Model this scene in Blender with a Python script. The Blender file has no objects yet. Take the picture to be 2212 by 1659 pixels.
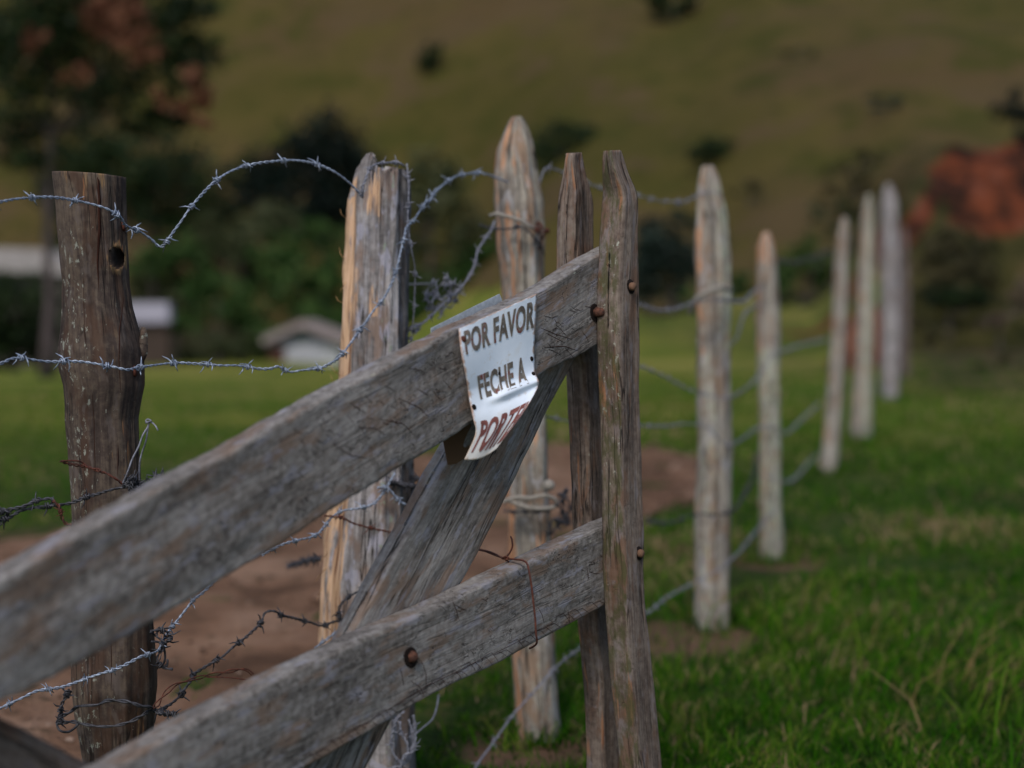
import bpy, bmesh, math, random
import numpy as np
from mathutils import Vector, Matrix, noise as mnoise

random.seed(7); RNG = np.random.default_rng(11)
SC = bpy.context.scene
COL = SC.collection

# ------------------------------------------------------------------ camera, sky, sun, exposure
EYE = 1.1
HZ = 660.0                                   # row of the true horizon in a 2212 x 1659 picture
FP = 2212 * 50 / 36.0
PITCH = math.atan((829.5 - HZ) / FP)
cam_d = bpy.data.cameras.new('camera'); cam = bpy.data.objects.new('camera', cam_d); COL.objects.link(cam)
cam_d.lens = 50; cam_d.sensor_width = 36; cam_d.clip_start = .05; cam_d.clip_end = 3000
cam.location = (0, 0, EYE); cam.rotation_euler = (math.pi / 2 - PITCH, 0, 0)
cam_d.dof.use_dof = True; cam_d.dof.focus_distance = 2.55; cam_d.dof.aperture_fstop = 1.6
SC.camera = cam

world = bpy.data.worlds.new('World'); SC.world = world; world.use_nodes = True
wn = world.node_tree.nodes; wl = world.node_tree.links
bg = wn['Background']; sky = wn.new('ShaderNodeTexSky'); sky.sky_type = 'NISHITA'; sky.sun_disc = False
TO_SUN = Vector((-.17, -.66, .76)).normalized()
sky.sun_elevation = math.asin(TO_SUN.z); sky.sun_rotation = math.atan2(TO_SUN.x, TO_SUN.y)
sky.air_density = 1.0; sky.dust_density = 2.0; sky.ozone_density = 1.0
wl.new(sky.outputs[0], bg.inputs[0]); bg.inputs[1].default_value = .105
sun_d = bpy.data.lights.new('sun', 'SUN'); sun = bpy.data.objects.new('sun', sun_d); COL.objects.link(sun)
sun_d.energy = 1.5; sun_d.angle = math.radians(12); sun_d.color = (1, .95, .89)
sun.rotation_euler = TO_SUN.to_track_quat('Z', 'Y').to_euler(); sun.location = (0, 0, 20)
SC.view_settings.view_transform = 'Standard'; SC.view_settings.look = 'None'
SC.view_settings.exposure = 0.45; SC.view_settings.gamma = 1
SC.render.engine = 'CYCLES'
SC.cycles.use_denoising = True
SC.cycles.max_bounces = 5; SC.cycles.diffuse_bounces = 3; SC.cycles.glossy_bounces = 2
SC.cycles.transparent_max_bounces = 4

# ------------------------------------------------------------------ geometry helpers
CP, SP = math.cos(PITCH), math.sin(PITCH)
def ray(u, v):
    a = (u - 1106) / FP; b = -(v - 829.5) / FP
    return Vector((a, CP + b * SP, -SP + b * CP))       # world direction through a point of the view
def P(u, v, y):
    d = ray(u, v); return Vector((d.x, d.y, d.z)) * (y / d.y) + Vector((0, 0, EYE))
def on_plane(u, v, p0, n):
    d = ray(u, v); o = Vector((0, 0, EYE))
    return o + d * ((p0 - o).dot(n) / d.dot(n))
def crop(x0, y0, s):
    return lambda x, y: ((x0 + x / s) * .8641, (y0 + y / s) * .8641)
c1 = crop(0, 300, 2.011); c2 = crop(0, 1000, 1.8036); c3 = crop(800, 250, 2.2122); c4 = crop(700, 1000, 1.803)
c5 = crop(1500, 350, 2.0868); c6 = crop(1500, 1100, 2.0236); c8 = crop(1050, 700, 3.3175)
z2 = crop(780, 350, 2.7667); z3 = crop(0, 1050, 5.2667); z4 = crop(60, 1560, 4.8795); z5 = crop(1180, 350, 3.6875)
z6 = crop(1000, 1350, 3.686); z8 = crop(1300, 0, 1.7556)

def lerp(a, b, t): return a + (b - a) * t
def sstep(a, b, x):
    t = min(1, max(0, (x - a) / (b - a))); return t * t * (3 - 2 * t)
def interp(x, xs, ys):
    return float(np.interp(x, xs, ys))
def nz(x, y, z=0.0): return mnoise.noise((x, y, z))      # about -1..1
def fbm(v, o=4): return mnoise.fractal(v, 1.0, 2.0, o)

def tag(o, label=None, cat=None, group=None, kind=None):
    for k, val in (('label', label), ('category', cat), ('group', group), ('kind', kind)):
        if val: o[k] = val
    return o
def empty(name, loc, label=None, cat=None, group=None):
    o = bpy.data.objects.new(name, None); COL.objects.link(o); o.location = loc; o.empty_display_size = .1
    return tag(o, label, cat, group)
def link(name, me, mat, parent=None, smooth=True, loc=None):
    """me carries world coordinates, unless loc gives its origin"""
    if smooth: me.shade_smooth()
    else: me.shade_flat()
    if mat and not me.materials: me.materials.append(mat)
    o = bpy.data.objects.new(name, me); COL.objects.link(o)
    if parent:
        o.parent = parent
        if loc is None: o.matrix_parent_inverse = Matrix.Translation(-parent.location)
    if loc is not None: o.location = loc
    return o
def mesh(name, vs, fs, attrs=None):
    me = bpy.data.meshes.new(name); me.from_pydata([tuple(v) for v in vs], [], fs); me.update()
    for k, vals in (attrs or {}).items():
        vals = np.asarray(vals, dtype=np.float32)
        if vals.ndim == 2:
            a = me.attributes.new(k, 'FLOAT_VECTOR', 'POINT'); a.data.foreach_set('vector', vals.ravel())
        else:
            a = me.attributes.new(k, 'FLOAT', 'POINT'); a.data.foreach_set('value', vals)
    return me
def loft(rings, closed_ends=True):
    n = len(rings[0]); vs = [p for r in rings for p in r]; fs = []
    for i in range(len(rings) - 1):
        for j in range(n):
            a = i * n + j; b = i * n + (j + 1) % n
            fs.append((a, b, b + n, a + n))
    if closed_ends:
        fs.append(tuple(range(n - 1, -1, -1))); k = (len(rings) - 1) * n
        fs.append(tuple(range(k, k + n)))
    return vs, fs
def fix_normals(me):
    bm = bmesh.new(); bm.from_mesh(me); bmesh.ops.recalc_face_normals(bm, faces=bm.faces); bm.to_mesh(me); bm.free()

# ------------------------------------------------------------------ materials
class Mat:
    def __init__(s, name, rough=.9, spec=.2, metal=0):
        s.m = bpy.data.materials.new(name); s.m.use_nodes = True
        s.n = s.m.node_tree.nodes; s.l = s.m.node_tree.links; s.b = s.n['Principled BSDF']
        s.b.inputs['Roughness'].default_value = rough; s.b.inputs['Specular IOR Level'].default_value = spec
        s.b.inputs['Metallic'].default_value = metal
    def set(s, inp, v):
        if hasattr(v, 'is_linked') or isinstance(v, bpy.types.NodeSocket): s.l.new(v, inp)
        else: inp.default_value = v
    def attr(s, name, vec=False):
        a = s.n.new('ShaderNodeAttribute'); a.attribute_name = name; return a.outputs['Vector' if vec else 'Fac']
    def pos(s): return s.n.new('ShaderNodeNewGeometry').outputs['Position']
    def obj(s): return s.n.new('ShaderNodeTexCoord').outputs['Object']
    def rnd(s): return s.n.new('ShaderNodeObjectInfo').outputs['Random']
    def vm(s, v, k, op='MULTIPLY'):
        a = s.n.new('ShaderNodeVectorMath'); a.operation = op; s.set(a.inputs[0], v); s.set(a.inputs[1], k); return a.outputs[0]
    def noise(s, v, scale=1, detail=4, rough=.55, dist=0):
        a = s.n.new('ShaderNodeTexNoise'); s.l.new(v, a.inputs['Vector']); a.inputs['Scale'].default_value = scale
        a.inputs['Detail'].default_value = detail; a.inputs['Roughness'].default_value = rough
        a.inputs['Distortion'].default_value = dist; return a.outputs['Fac']
    def vor(s, v, scale=1, feat='F1'):
        a = s.n.new('ShaderNodeTexVoronoi'); a.feature = feat; s.l.new(v, a.inputs['Vector']); a.inputs['Scale'].default_value = scale
        return a.outputs['Distance']
    def mth(s, op, a, b=0.0, clamp=False):
        k = s.n.new('ShaderNodeMath'); k.operation = op; k.use_clamp = clamp; s.set(k.inputs[0], a); s.set(k.inputs[1], b); return k.outputs[0]
    def rmp(s, f, a, b, c=0.0, d=1.0):
        k = s.n.new('ShaderNodeMapRange'); k.interpolation_type = 'SMOOTHSTEP'; s.set(k.inputs[0], f)
        for i, v in enumerate((a, b, c, d)): k.inputs[i + 1].default_value = v
        return k.outputs[0]
    def ramp(s, f, stops):
        k = s.n.new('ShaderNodeValToRGB'); s.l.new(f, k.inputs[0]); e = k.color_ramp.elements
        while len(e) < len(stops): e.new(.5)
        for i, (p, c) in enumerate(stops): e[i].position = p; e[i].color = (*c, 1)
        return k.outputs[0]
    def mix(s, a, b, f):
        k = s.n.new('ShaderNodeMix'); k.data_type = 'RGBA'
        for i, v in ((0, f), (6, a), (7, b)):
            if isinstance(v, tuple): v = (*v, 1)
            s.set(k.inputs[i], v)
        return k.outputs[2]
    def sep(s, v, i):
        k = s.n.new('ShaderNodeSeparateXYZ'); s.l.new(v, k.inputs[0]); return k.outputs[i]
    def bump(s, h, strength=.5, dist=.002):
        k = s.n.new('ShaderNodeBump'); s.l.new(h, k.inputs['Height']); k.inputs['Strength'].default_value = strength
        k.inputs['Distance'].default_value = dist; s.l.new(k.outputs[0], s.b.inputs['Normal'])
    def color(s, c): s.set(s.b.inputs['Base Color'], (*c, 1) if isinstance(c, tuple) else c); return s

def wood(name, dark, mid, light, curl=.8, streak=1.0, lich=(.36, .37, .31), fresh=(.52, .30, .15), bumpd=.004, fresh2=(.28, .12, .06)):
    """weathered timber; attributes gco (metres along, across, through), fresh, lichen, moss vary it"""
    m = Mat(name, .88, .25); g = m.attr('gco', True)
    n1 = m.noise(m.vm(g, (9, 190, 190)), 1, 5, .6); n2 = m.noise(m.vm(g, (5, 14, 14)), 1, 4, .6); n3 = m.noise(g, 75, 5, .65)
    f = m.mth('ADD', m.mth('MULTIPLY', n1, .38 * streak), m.mth('ADD', m.mth('MULTIPLY', n2, .42), m.mth('MULTIPLY', n3, .58 - .38 * streak + .05)))
    c = m.ramp(f, [(.36, dark), (.49, mid), (.63, light)])
    # brown and bluish casts in broad patches
    c = m.mix(c, (mid[0] * 1.15, mid[1] * .85, mid[2] * .66), m.rmp(m.noise(m.vm(g, (6, 16, 16)), 1.3, 4, .6), .50, .62, 0, .75))
    c = m.mix(c, (light[0] * .86, light[1] * .9, light[2] * 1.08), m.rmp(m.noise(m.vm(g, (9, 22, 22)), 1.9, 3, .6), .55, .66, 0, .7))
    # hair cracks following a wandering grain
    iso = m.noise(m.vm(g, (16, 24, 24)), 1.6, 2.5, .5, 1.3)
    line = m.rmp(m.mth('ABSOLUTE', m.mth('SUBTRACT', m.mth('FRACT', m.mth('MULTIPLY', iso, 9.0)), .5)), 0, .11, 1, 0)
    mask = m.rmp(m.noise(g, 23, 3, .6), .48, .60)
    curlm = m.mth('MULTIPLY', m.mth('MULTIPLY', line, mask), curl)
    c = m.mix(c, (dark[0] * .4, dark[1] * .32, dark[2] * .3), curlm)
    ck = m.noise(m.vm(g, (3.2, 60, 60)), 1, 3, .5, .25)
    crk = m.mth('MULTIPLY', m.rmp(m.mth('ABSOLUTE', m.mth('SUBTRACT', ck, .5)), 0, .028, 1, 0), m.rmp(m.noise(m.vm(g, (4, 15, 15)), 1, 2, .5), .46, .56))
    crk = m.mth('MULTIPLY', crk, streak)
    c = m.mix(c, (dark[0] * .3, dark[1] * .25, dark[2] * .22), crk)
    fr = m.attr('fresh'); nf = m.noise(m.vm(g, (7, 60, 60)), 1, 4, .6)
    ff = m.rmp(m.mth('ADD', fr, m.mth('MULTIPLY', m.mth('SUBTRACT', nf, .5), 2.2)), .42, .62)
    c = m.mix(c, m.ramp(n1, [(.32, fresh2), (.5, fresh), (.7, (fresh[0] * 1.25, fresh[1] * 1.3, fresh[2] * 1.5))]), m.mth('MULTIPLY', ff, m.rmp(fr, .05, .2)))
    li = m.attr('lichen_and_lit'); nl = m.noise(m.vm(g, (34, 60, 60)), 1.6, 5, .7)
    lm = m.rmp(m.mth('ADD', m.mth('MULTIPLY', li, .2), nl), .70, .76)
    c = m.mix(c, lich, m.mth('MULTIPLY', lm, m.rmp(li, .02, .15, 0, .85)))  # lichen spots; also the pale tone painted on the broad post's lit face
    mo = m.attr('moss'); nm = m.noise(m.vm(g, (22, 50, 50)), 1, 5, .7)
    mm = m.rmp(m.mth('ADD', m.mth('MULTIPLY', mo, .24), nm), .62, .80)
    c = m.mix(c, (.065, .066, .026), m.mth('MULTIPLY', mm, m.rmp(mo, .02, .15, 0, .8)))
    dk = m.attr('dark_and_shade'); c = m.mix(c, (.012, .008, .006), m.mth('MULTIPLY', dk, .95))  # dark tone of the knot and brace, and shade painted on some faces
    m.color(c)
    h = m.mth('ADD', m.mth('MULTIPLY', n1, .55), m.mth('ADD', m.mth('MULTIPLY', n3, .35), m.mth('MULTIPLY', m.mth('ADD', curlm, crk), -.8)))
    m.bump(h, .75, bumpd); return m.m
W_RAIL = wood('weathered_gate_plank', (.034, .028, .025), (.140, .127, .118), (.262, .248, .238), streak=.35, curl=.85)
W_BRACE = wood('weathered_gate_brace', (.028, .025, .023), (.155, .140, .128), (.30, .285, .27), streak=.9, curl=.35)
W_STILE = wood('brown_gate_stile', (.024, .017, .014), (.122, .090, .073), (.235, .192, .160), streak=.9, curl=.35, fresh=(.26, .13, .07), fresh2=(.13, .05, .03))
W_ROUND = wood('dark_round_post', (.018, .012, .011), (.050, .036, .030), (.115, .088, .066), streak=.75, curl=0.1, lich=(.25, .26, .22), bumpd=.002, fresh=(.20, .125, .06))
W_SPLIT = wood('grey_split_post', (.045, .041, .042), (.185, .172, .172), (.40, .38, .385), streak=1.0, curl=.2, lich=(.24, .29, .22), fresh=(.52, .34, .21), fresh2=(.16, .065, .04))
W_POST = wood('old_fence_post', (.06, .048, .044), (.215, .190, .162), (.40, .375, .32), streak=1.0, curl=0, lich=(.34, .39, .28), fresh=(.44, .235, .13))
W_DARK = wood('dark_fence_post', (.028, .021, .019), (.095, .072, .064), (.16, .135, .125), streak=1.0, curl=0, lich=(.34, .40, .28), fresh=(.40, .2, .12))

def metal(name, c0, c1, met, rough):
    m = Mat(name, rough, .5, met); p = m.pos(); n = m.noise(p, 140, 4, .6)
    m.color(m.ramp(n, [(.35, c0), (.65, c1)])); m.bump(n, .4, .0006); return m.m
M_WIRE = metal('galvanised_wire', (.12, .145, .20), (.33, .39, .50), .35, .42)
M_WIREOLD = metal('dull_old_wire', (.018, .018, .022), (.070, .072, .088), .35, .6)
M_WIREGREY = metal('grey_lavender_wire', (.14, .14, .17), (.27, .28, .34), .3, .6)
M_RUST = metal('rusty_wire', (.035, .010, .007), (.12, .032, .016), .1, .8)
M_CORD = metal('pale_cord', (.17, .155, .135), (.30, .275, .24), 0, .95)

# ------------------------------------------------------------------ terrain
PROF = [  # tangent of the bearing, then (distance, row where that ground shows in the view)
    ((700 - 1106) / FP, [(12, 943), (20, 862), (30, 830), (60, 805), (100, 795), (150, 789), (168, 783), (185, 735), (300, 0), (430, -420)]),
    ((1400 - 1106) / FP, [(12, 943), (20, 852), (30, 795), (50, 735), (80, 702), (95, 688), (115, 640), (250, 0), (430, -520)]),
    ((1740 - 1106) / FP, [(12, 943), (20, 848), (30, 786), (42, 735), (60, 700), (75, 660), (100, 560), (210, 0), (430, -520)]),
    ((2010 - 1106) / FP, [(12, 940), (18, 852), (25, 792), (31, 745), (34.5, 600), (39, 420), (44, 340), (55, 335), (75, 340), (110, 320), (210, -20), (430, -520)]),
]
YS = sorted({y for _, p in PROF for y, _ in p} | {0.0})
ZT = []
for t, p in PROF:
    py = [0.0] + [a for a, _ in p]; pz = [0.0] + [(EYE - (v - HZ) * a / FP) * (0 if a <= 12 else 1) for a, v in p]
    ZT.append((t, py, pz))
TT = [a[0] for a in ZT]
def terr(x, y):
    x = np.asarray(x, float); y = np.asarray(y, float)
    t = x / np.maximum(y, 3.0)
    zs = [np.interp(y, a[1], a[2]) for a in ZT]
    out = np.array(zs[0])
    for i in range(len(TT) - 1):
        k = np.clip((t - TT[i]) / (TT[i + 1] - TT[i]), 0, 1); k = k * k * (3 - 2 * k)
        out = np.where(t > TT[i], zs[i] * (1 - k) + zs[i + 1] * k, out)
    return out
def tz(x, y):
    """ground height with its small undulation"""
    b = float(terr(x, y)); k = min(1, max(0, (y - 14) / 30))
    return b + .012 * nz(x * 1.3, y * 1.3, 4) + k * (.25 * nz(x * .12, y * .12, 2) + .0) + sstep(60, 180, y) * 2.0 * nz(x * .03, y * .03, 9) \
        + sstep(29, 35, y) * (1 - sstep(42, 55, y)) * sstep(.2, .29, x / max(y, 3)) * .7 * fbm((x * .6, y * .6, 1), 3)

def axis(spans):
    out = []
    for a, b, s in spans:
        n = max(1, round((b - a) / s)); out += [a + (b - a) * i / n for i in range(n)]
    return out + [spans[-1][1]]
gx = axis([(-420, -120, 20), (-120, -40, 5), (-40, -12, 1.5), (-12, -3, .5), (-3, 5, .14), (5, 20, .45), (20, 60, 1.5), (60, 160, 6), (160, 420, 20)])
gy = axis([(-40, -4, 4), (-4, 1, .5), (1, 9, .14), (9, 20, .35), (20, 50, .6), (50, 100, 2), (100, 200, 4), (200, 430, 8)])
vs = [(x, y, tz(x, y)) for y in gy for x in gx]
nx_ = len(gx); near_f, hill_f, bank_f = [], [], []
for j in range(len(gy) - 1):
    for i in range(nx_ - 1):
        a = j * nx_ + i; f = (a, a + 1, a + 1 + nx_, a + nx_)
        x, y = gx[i], gy[j]; t = x / max(y, 3)
        edge = interp(t, [-.13, .095, .24, .30], [168, 95, 70, 48])
        if 30 < y < 48 and t > .262: bank_f.append(f)
        elif y > edge: hill_f.append(f)
        else: near_f.append(f)

def ground_mat():
    m = Mat('pasture_ground', .95, .1); p = m.pos(); y = m.sep(p, 1)
    nA = m.noise(p, .9, 5, .6); nB = m.noise(p, 7, 5, .65); nC = m.noise(p, 45, 4, .7); nF = m.noise(p, .18, 4, .6)
    near = m.ramp(nB, [(.32, (.012, .026, .004)), (.52, (.030, .055, .008)), (.70, (.075, .070, .020))])
    near = m.mix(near, (.085, .055, .030), m.rmp(nA, .54, .64, 0, .85))
    far = m.ramp(nF, [(.38, (.072, .112, .012)), (.5, (.138, .146, .022)), (.62, (.205, .185, .046))])
    far = m.mix(far, (.060, .105, .012), m.rmp(nA, .5, .64, 0, .7))
    c = m.mix(near, far, m.rmp(y, 7.5, 15))
    c = m.mix(c, (.048, .055, .016), m.mth('MULTIPLY', m.rmp(m.sep(p, 0), 3.5, 7), m.rmp(nA, .42, .6, .15, .85)))
    tt = m.mth('DIVIDE', m.sep(p, 0), y); c = m.mix(c, m.ramp(nA, [(.38, (.022, .024, .008)), (.52, (.060, .046, .022)), (.64, (.10, .062, .036))]), m.mth('MULTIPLY', m.rmp(tt, .255, .31), m.rmp(m.mth('ADD', y, m.mth('MULTIPLY', nF, 10.0)), 21, 26)))
    for bx, by, br in ((.55, 4.68, .30), (.05, 3.5, .22), (1.12, 6.05, .22)):
        ax_ = m.mth('SUBTRACT', m.sep(p, 0), bx); ay_ = m.mth('SUBTRACT', y, by); dd = m.mth('SQRT', m.mth('ADD', m.mth('MULTIPLY', ax_, ax_), m.mth('MULTIPLY', ay_, ay_)))
        c = m.mix(c, (.12, .072, .046), m.rmp(m.mth('ADD', dd, m.mth('MULTIPLY', nB, .2)), br + .12, br))
    x = m.sep(p, 0)                                    # bare red earth patch beside the far posts
    dx = m.mth('SUBTRACT', x, 10.6); dy = m.mth('SUBTRACT', y, 44)
    d = m.mth('ADD', m.mth('MULTIPLY', m.mth('MULTIPLY', dx, dx), .35), m.mth('MULTIPLY', m.mth('MULTIPLY', dy, dy), .010))
    c = m.mix(c, (.13, .040, .018), m.rmp(m.mth('ADD', d, m.mth('MULTIPLY', nA, .9)), 1.5, 1.1))
    m.color(c); m.bump(m.mth('ADD', nB, nC), .8, .03); return m.m
def hill_mat():
    m = Mat('dry_hillside_grass', .95, .05); p = m.pos()
    q = m.vm(p, (1, .6, 1)); n = m.noise(q, .022, 5, .6); n2 = m.noise(q, .085, 5, .65); n3 = m.noise(p, .2, 5, .75)
    c = m.ramp(n, [(.38, (.051, .045, .011)), (.5, (.068, .054, .016)), (.60, (.070, .048, .021))])
    c = m.mix(c, (.042, .042, .009), m.rmp(n2, .53, .62, 0, .9)); c = m.mix(c, (.072, .050, .024), m.rmp(n2, .46, .39, 0, .9))
    c = m.mix(c, (.020, .024, .006), m.rmp(n3, .54, .68, 0, .7))
    m.color(c); m.bump(n3, .8, .6); return m.m
def bank_mat():
    m = Mat('eroded_red_bank', .95, .05); p = m.pos(); q = m.vm(p, (1, .35, .8)); n = m.noise(q, .55, 5, .65); n3 = m.noise(q, .85, 4, .65)
    c = m.ramp(n3, [(.40, (.016, .009, .006)), (.48, (.050, .018, .010)), (.56, (.115, .031, .013)), (.64, (.105, .045, .030))])
    t = m.mth('DIVIDE', m.sep(p, 0), m.sep(p, 1)); z = m.sep(p, 2)
    # bare earth only on the upper slip face; scrub and grass around it
    e1 = m.mth('MULTIPLY', m.mth('SUBTRACT', t, .336), 30); e2 = m.mth('MULTIPLY', m.mth('SUBTRACT', z, 4.7), .72)
    e = m.mth('ADD', m.mth('MULTIPLY', e1, e1), m.mth('MULTIPLY', e2, e2))
    g1 = m.rmp(m.mth('ADD', e, m.mth('MULTIPLY', n, 3.2)), 2.95, 3.5)
    leg = m.mth('ABSOLUTE', m.mth('SUBTRACT', t, m.mth('ADD', .2307, m.mth('MULTIPLY', z, .01572))))
    g2 = m.rmp(m.mth('ADD', leg, m.mth('MULTIPLY', n, .012)), .013, .0175)
    g2 = m.mth('MAXIMUM', g2, m.mth('MAXIMUM', m.rmp(z, 5.4, 6.0), m.rmp(z, 2.7, 2.2)))
    g = m.mth('MINIMUM', g1, g2)
    c = m.mix(c, m.ramp(n3, [(.35, (.012, .014, .004)), (.55, (.040, .036, .012)), (.7, (.075, .05, .025))]), g)
    m.color(c); m.bump(n3, .9, .3); return m.m
MG, MH, MB_ = ground_mat(), hill_mat(), bank_mat()
def sub_mesh(name, faces):
    used = sorted({i for f in faces for i in f}); mp = {a: k for k, a in enumerate(used)}
    return mesh(name, [vs[i] for i in used], [tuple(mp[i] for i in f) for f in faces])
tag(link('ground', sub_mesh('ground', near_f), MG), kind='structure')
tag(link('hillside', sub_mesh('hillside', hill_f), MH), kind='structure')
tag(link('earth_bank', sub_mesh('earth_bank', bank_f), MB_), kind='structure')

# dirt track crossing behind the gate; its rim dips under the turf so that its outline is ragged
NEAR_E = [(-7, 2.2), (-2.4, 2.45), (-.95, 2.9), (-.36, 3.95), (.1, 5.9), (.62, 7.1), (.95, 7.6), (1.12, 8.1), (1.25, 8.8)]
FAR_E = [(-7, 5.2), (-2.6, 6.6), (-1.6, 8.6), (-.9, 10.6), (.1, 11.4), (.8, 11.5), (1.2, 10.8), (1.35, 10.0), (1.35, 9.2)]
def path_edges(k):
    s = k * (len(NEAR_E) - 1); i = min(int(s), len(NEAR_E) - 2); f = s - i
    return (lerp(NEAR_E[i][0], NEAR_E[i + 1][0], f), lerp(NEAR_E[i][1], NEAR_E[i + 1][1], f)), (lerp(FAR_E[i][0], FAR_E[i + 1][0], f), lerp(FAR_E[i][1], FAR_E[i + 1][1], f))
pv, pf, NA, NB = [], [], 260, 70
for a in range(NA + 1):
    A, B = path_edges(a / NA)
    for b in range(NB + 1):
        k = b / NB; x = lerp(A[0], B[0], k); y = lerp(A[1], B[1], k)
        Wd = math.hypot(B[0] - A[0], B[1] - A[1]); e = min(k * Wd, (1 - k) * Wd, (1 - a / NA) * 7) / .5
        h = -.032 + .052 * min(1, e) + .034 * nz(x * 1.7, y * 1.7, 1) + .014 * nz(x * 7, y * 7, 3) + .004 * nz(x * 23, y * 23, 5)
        pv.append((x, y, tz(x, y) + min(h, .03)))
for a in range(NA):
    for b in range(NB):
        i = a * (NB + 1) + b; pf.append((i, i + NB + 1, i + NB + 2, i + 1))
m = Mat('bare_brown_earth', .95, .1); p = m.pos(); n = m.noise(p, 1.7, 5, .65); n2 = m.noise(p, 6, 5, .7)
c = m.ramp(n, [(.37, (.075, .042, .026)), (.5, (.165, .093, .058)), (.63, (.235, .145, .098))])
c = m.mix(c, (.040, .030, .016), m.rmp(n2, .54, .66, 0, .8)); c = m.mix(c, (.040, .065, .012), m.rmp(m.noise(p, 1.1, 5, .7), .58, .66, 0, .7)); m.color(c); m.bump(m.mth('ADD', n2, m.noise(p, 60, 3, .6)), .9, .02)
tag(link('dirt_track', mesh('dirt_track', pv, pf), m.m), kind='structure')

def in_path(x, y):
    best = False
    for a in range(0, 41):
        pass
    return best
def pebbles():
    pvv, pff = [], []; ico = [Vector(q).normalized() for q in ((1, 0, 0), (-1, 0, 0), (0, 1, 0), (0, -1, 0), (0, 0, 1), (0, 0, -1), (1, 1, 1), (-1, 1, .8), (1, -1, .8), (-1, -1, 1))]
    bm = bmesh.new(); [bm.verts.new(q) for q in ico]; r_ = bmesh.ops.convex_hull(bm, input=bm.verts); bm.verts.index_update()
    base = [v.co.copy() for v in bm.verts]; fc = [tuple(v.index for v in f.verts) for f in bm.faces]; bm.free()
    for _ in range(2600):
        A, B = path_edges(random.random() ** .8); k = random.uniform(.02, .98); x, y = lerp(A[0], B[0], k), lerp(A[1], B[1], k)
        s_ = random.uniform(.004, .013) * (1 + 2.2 * (random.random() < .06)); z = tz(x, y) + .018; n0 = len(pvv); a_ = random.uniform(0, 6.28); ca, sa = math.cos(a_), math.sin(a_)
        for q in base:
            w = q * s_ * random.uniform(.75, 1.2); w = Vector((w.x * 1.3, w.y, w.z * .7)); pvv.append((x + w.x * ca - w.y * sa, y + w.x * sa + w.y * ca, z + w.z))
        pff += [tuple(i + n0 for i in f) for f in fc]
    m = Mat('clods_and_pebbles', .95, .1); n = m.noise(m.pos(), 9, 3, .6); m.color(m.ramp(n, [(.35, (.06, .035, .024)), (.55, (.15, .09, .062)), (.7, (.26, .19, .15))]))
    tag(link('pebbles', mesh('pebbles', pvv, pff), m.m, smooth=False), 'loose clods and pebbles strewn over the bare brown earth track', 'pebbles', kind='stuff')
pebbles()
PATH_POLY = NEAR_E + FAR_E[::-1]
def inside(x, y):
    c = np.zeros(x.shape, bool); n = len(PATH_POLY)
    for i in range(n):
        x1, y1 = PATH_POLY[i]; x2, y2 = PATH_POLY[(i + 1) % n]
        k = ((y1 > y) != (y2 > y)) & (x < (x2 - x1) * (y - y1) / ((y2 - y1) if y2 != y1 else 1e-9) + x1); c ^= k
    return c

mv, mf = [], []
mx_, my_ = (1868 - 1106) / FP * 27, 27.0; mz_ = tz(mx_, my_)
for j in range(15):
    for i in range(28):
        a = 2 * math.pi * i / 28; f = j / 14; r = (1 - f) ** .6 * (.62 + .25 * nz(math.cos(a) * 1.5, math.sin(a) * 1.5, j * .15))
        mv.append((mx_ + math.cos(a) * r * .95, my_ + math.sin(a) * r * 1.6, mz_ - .15 + 1.45 * f ** .8 + .1 * nz(a, j * .4)))
for j in range(14):
    for i in range(28): a = j * 28 + i; b = j * 28 + (i + 1) % 28; mf.append((a, b, b + 28, a + 28))
m = Mat('red_clay', .95, .05); nn = m.noise(m.pos(), 3, 5, .7); m.color(m.ramp(nn, [(.38, (.06, .024, .013)), (.5, (.13, .042, .022)), (.64, (.15, .07, .045))])); m.bump(nn, .8, .08)
tag(link('earth_mound', mesh('earth_mound', mv, mf), m.m), kind='structure')

# ------------------------------------------------------------------ grass
def grass_mat(name, stops):
    m = Mat(name, .9, .05); r = m.attr('rnd'); c = m.ramp(r, stops); h = m.attr('hgt')
    m.color(c); m.b.inputs['Subsurface Weight'].default_value = 0
    t = m.n.new('ShaderNodeBsdfTranslucent'); m.set(t.inputs[0], c); mx = m.n.new('ShaderNodeMixShader'); mx.inputs[0].default_value = .3
    out = m.n['Material Output']; m.l.new(m.b.outputs[0], mx.inputs[1]); m.l.new(t.outputs[0], mx.inputs[2]); m.l.new(mx.outputs[0], out.inputs[0])
    return m.m
def blades(name, x, y, h, w, bend, mat, rnd, label=None, heading=None, zoff=0.0):
    n = len(x); z = np.array([tz(a, b) for a, b in zip(x, y)]) - .01 + zoff
    az = RNG.uniform(0, 2 * np.pi, n) if heading is None else heading
    dx, dy = np.cos(az), np.sin(az); fa = RNG.uniform(0, 2 * np.pi, n); sx, sy = np.cos(fa), np.sin(fa)
    V = np.zeros((n, 7, 3), np.float32)
    for k, (f, ww) in enumerate(((0, .8), (.38, 1.0), (.72, .65), (1, 0))):
        rise = h * (f - .45 * bend * f * f); out = h * bend * f * f * 1.0
        cx = x + dx * out; cy = y + dy * out; cz = z + rise
        if k < 3:
            V[:, 2 * k] = np.stack([cx - sx * w * ww / 2, cy - sy * w * ww / 2, cz], 1)
            V[:, 2 * k + 1] = np.stack([cx + sx * w * ww / 2, cy + sy * w * ww / 2, cz], 1)
        else: V[:, 6] = np.stack([cx, cy, cz], 1)
    base = (np.arange(n) * 7)[:, None]
    T = np.array([[0, 1, 3], [0, 3, 2], [2, 3, 5], [2, 5, 4], [4, 5, 6]])
    F = (base[:, None, :] + T[None]).reshape(-1, 3)
    return fast_mesh(name, V.reshape(-1, 3), F, mat, np.repeat(rnd, 7), label)
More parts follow.
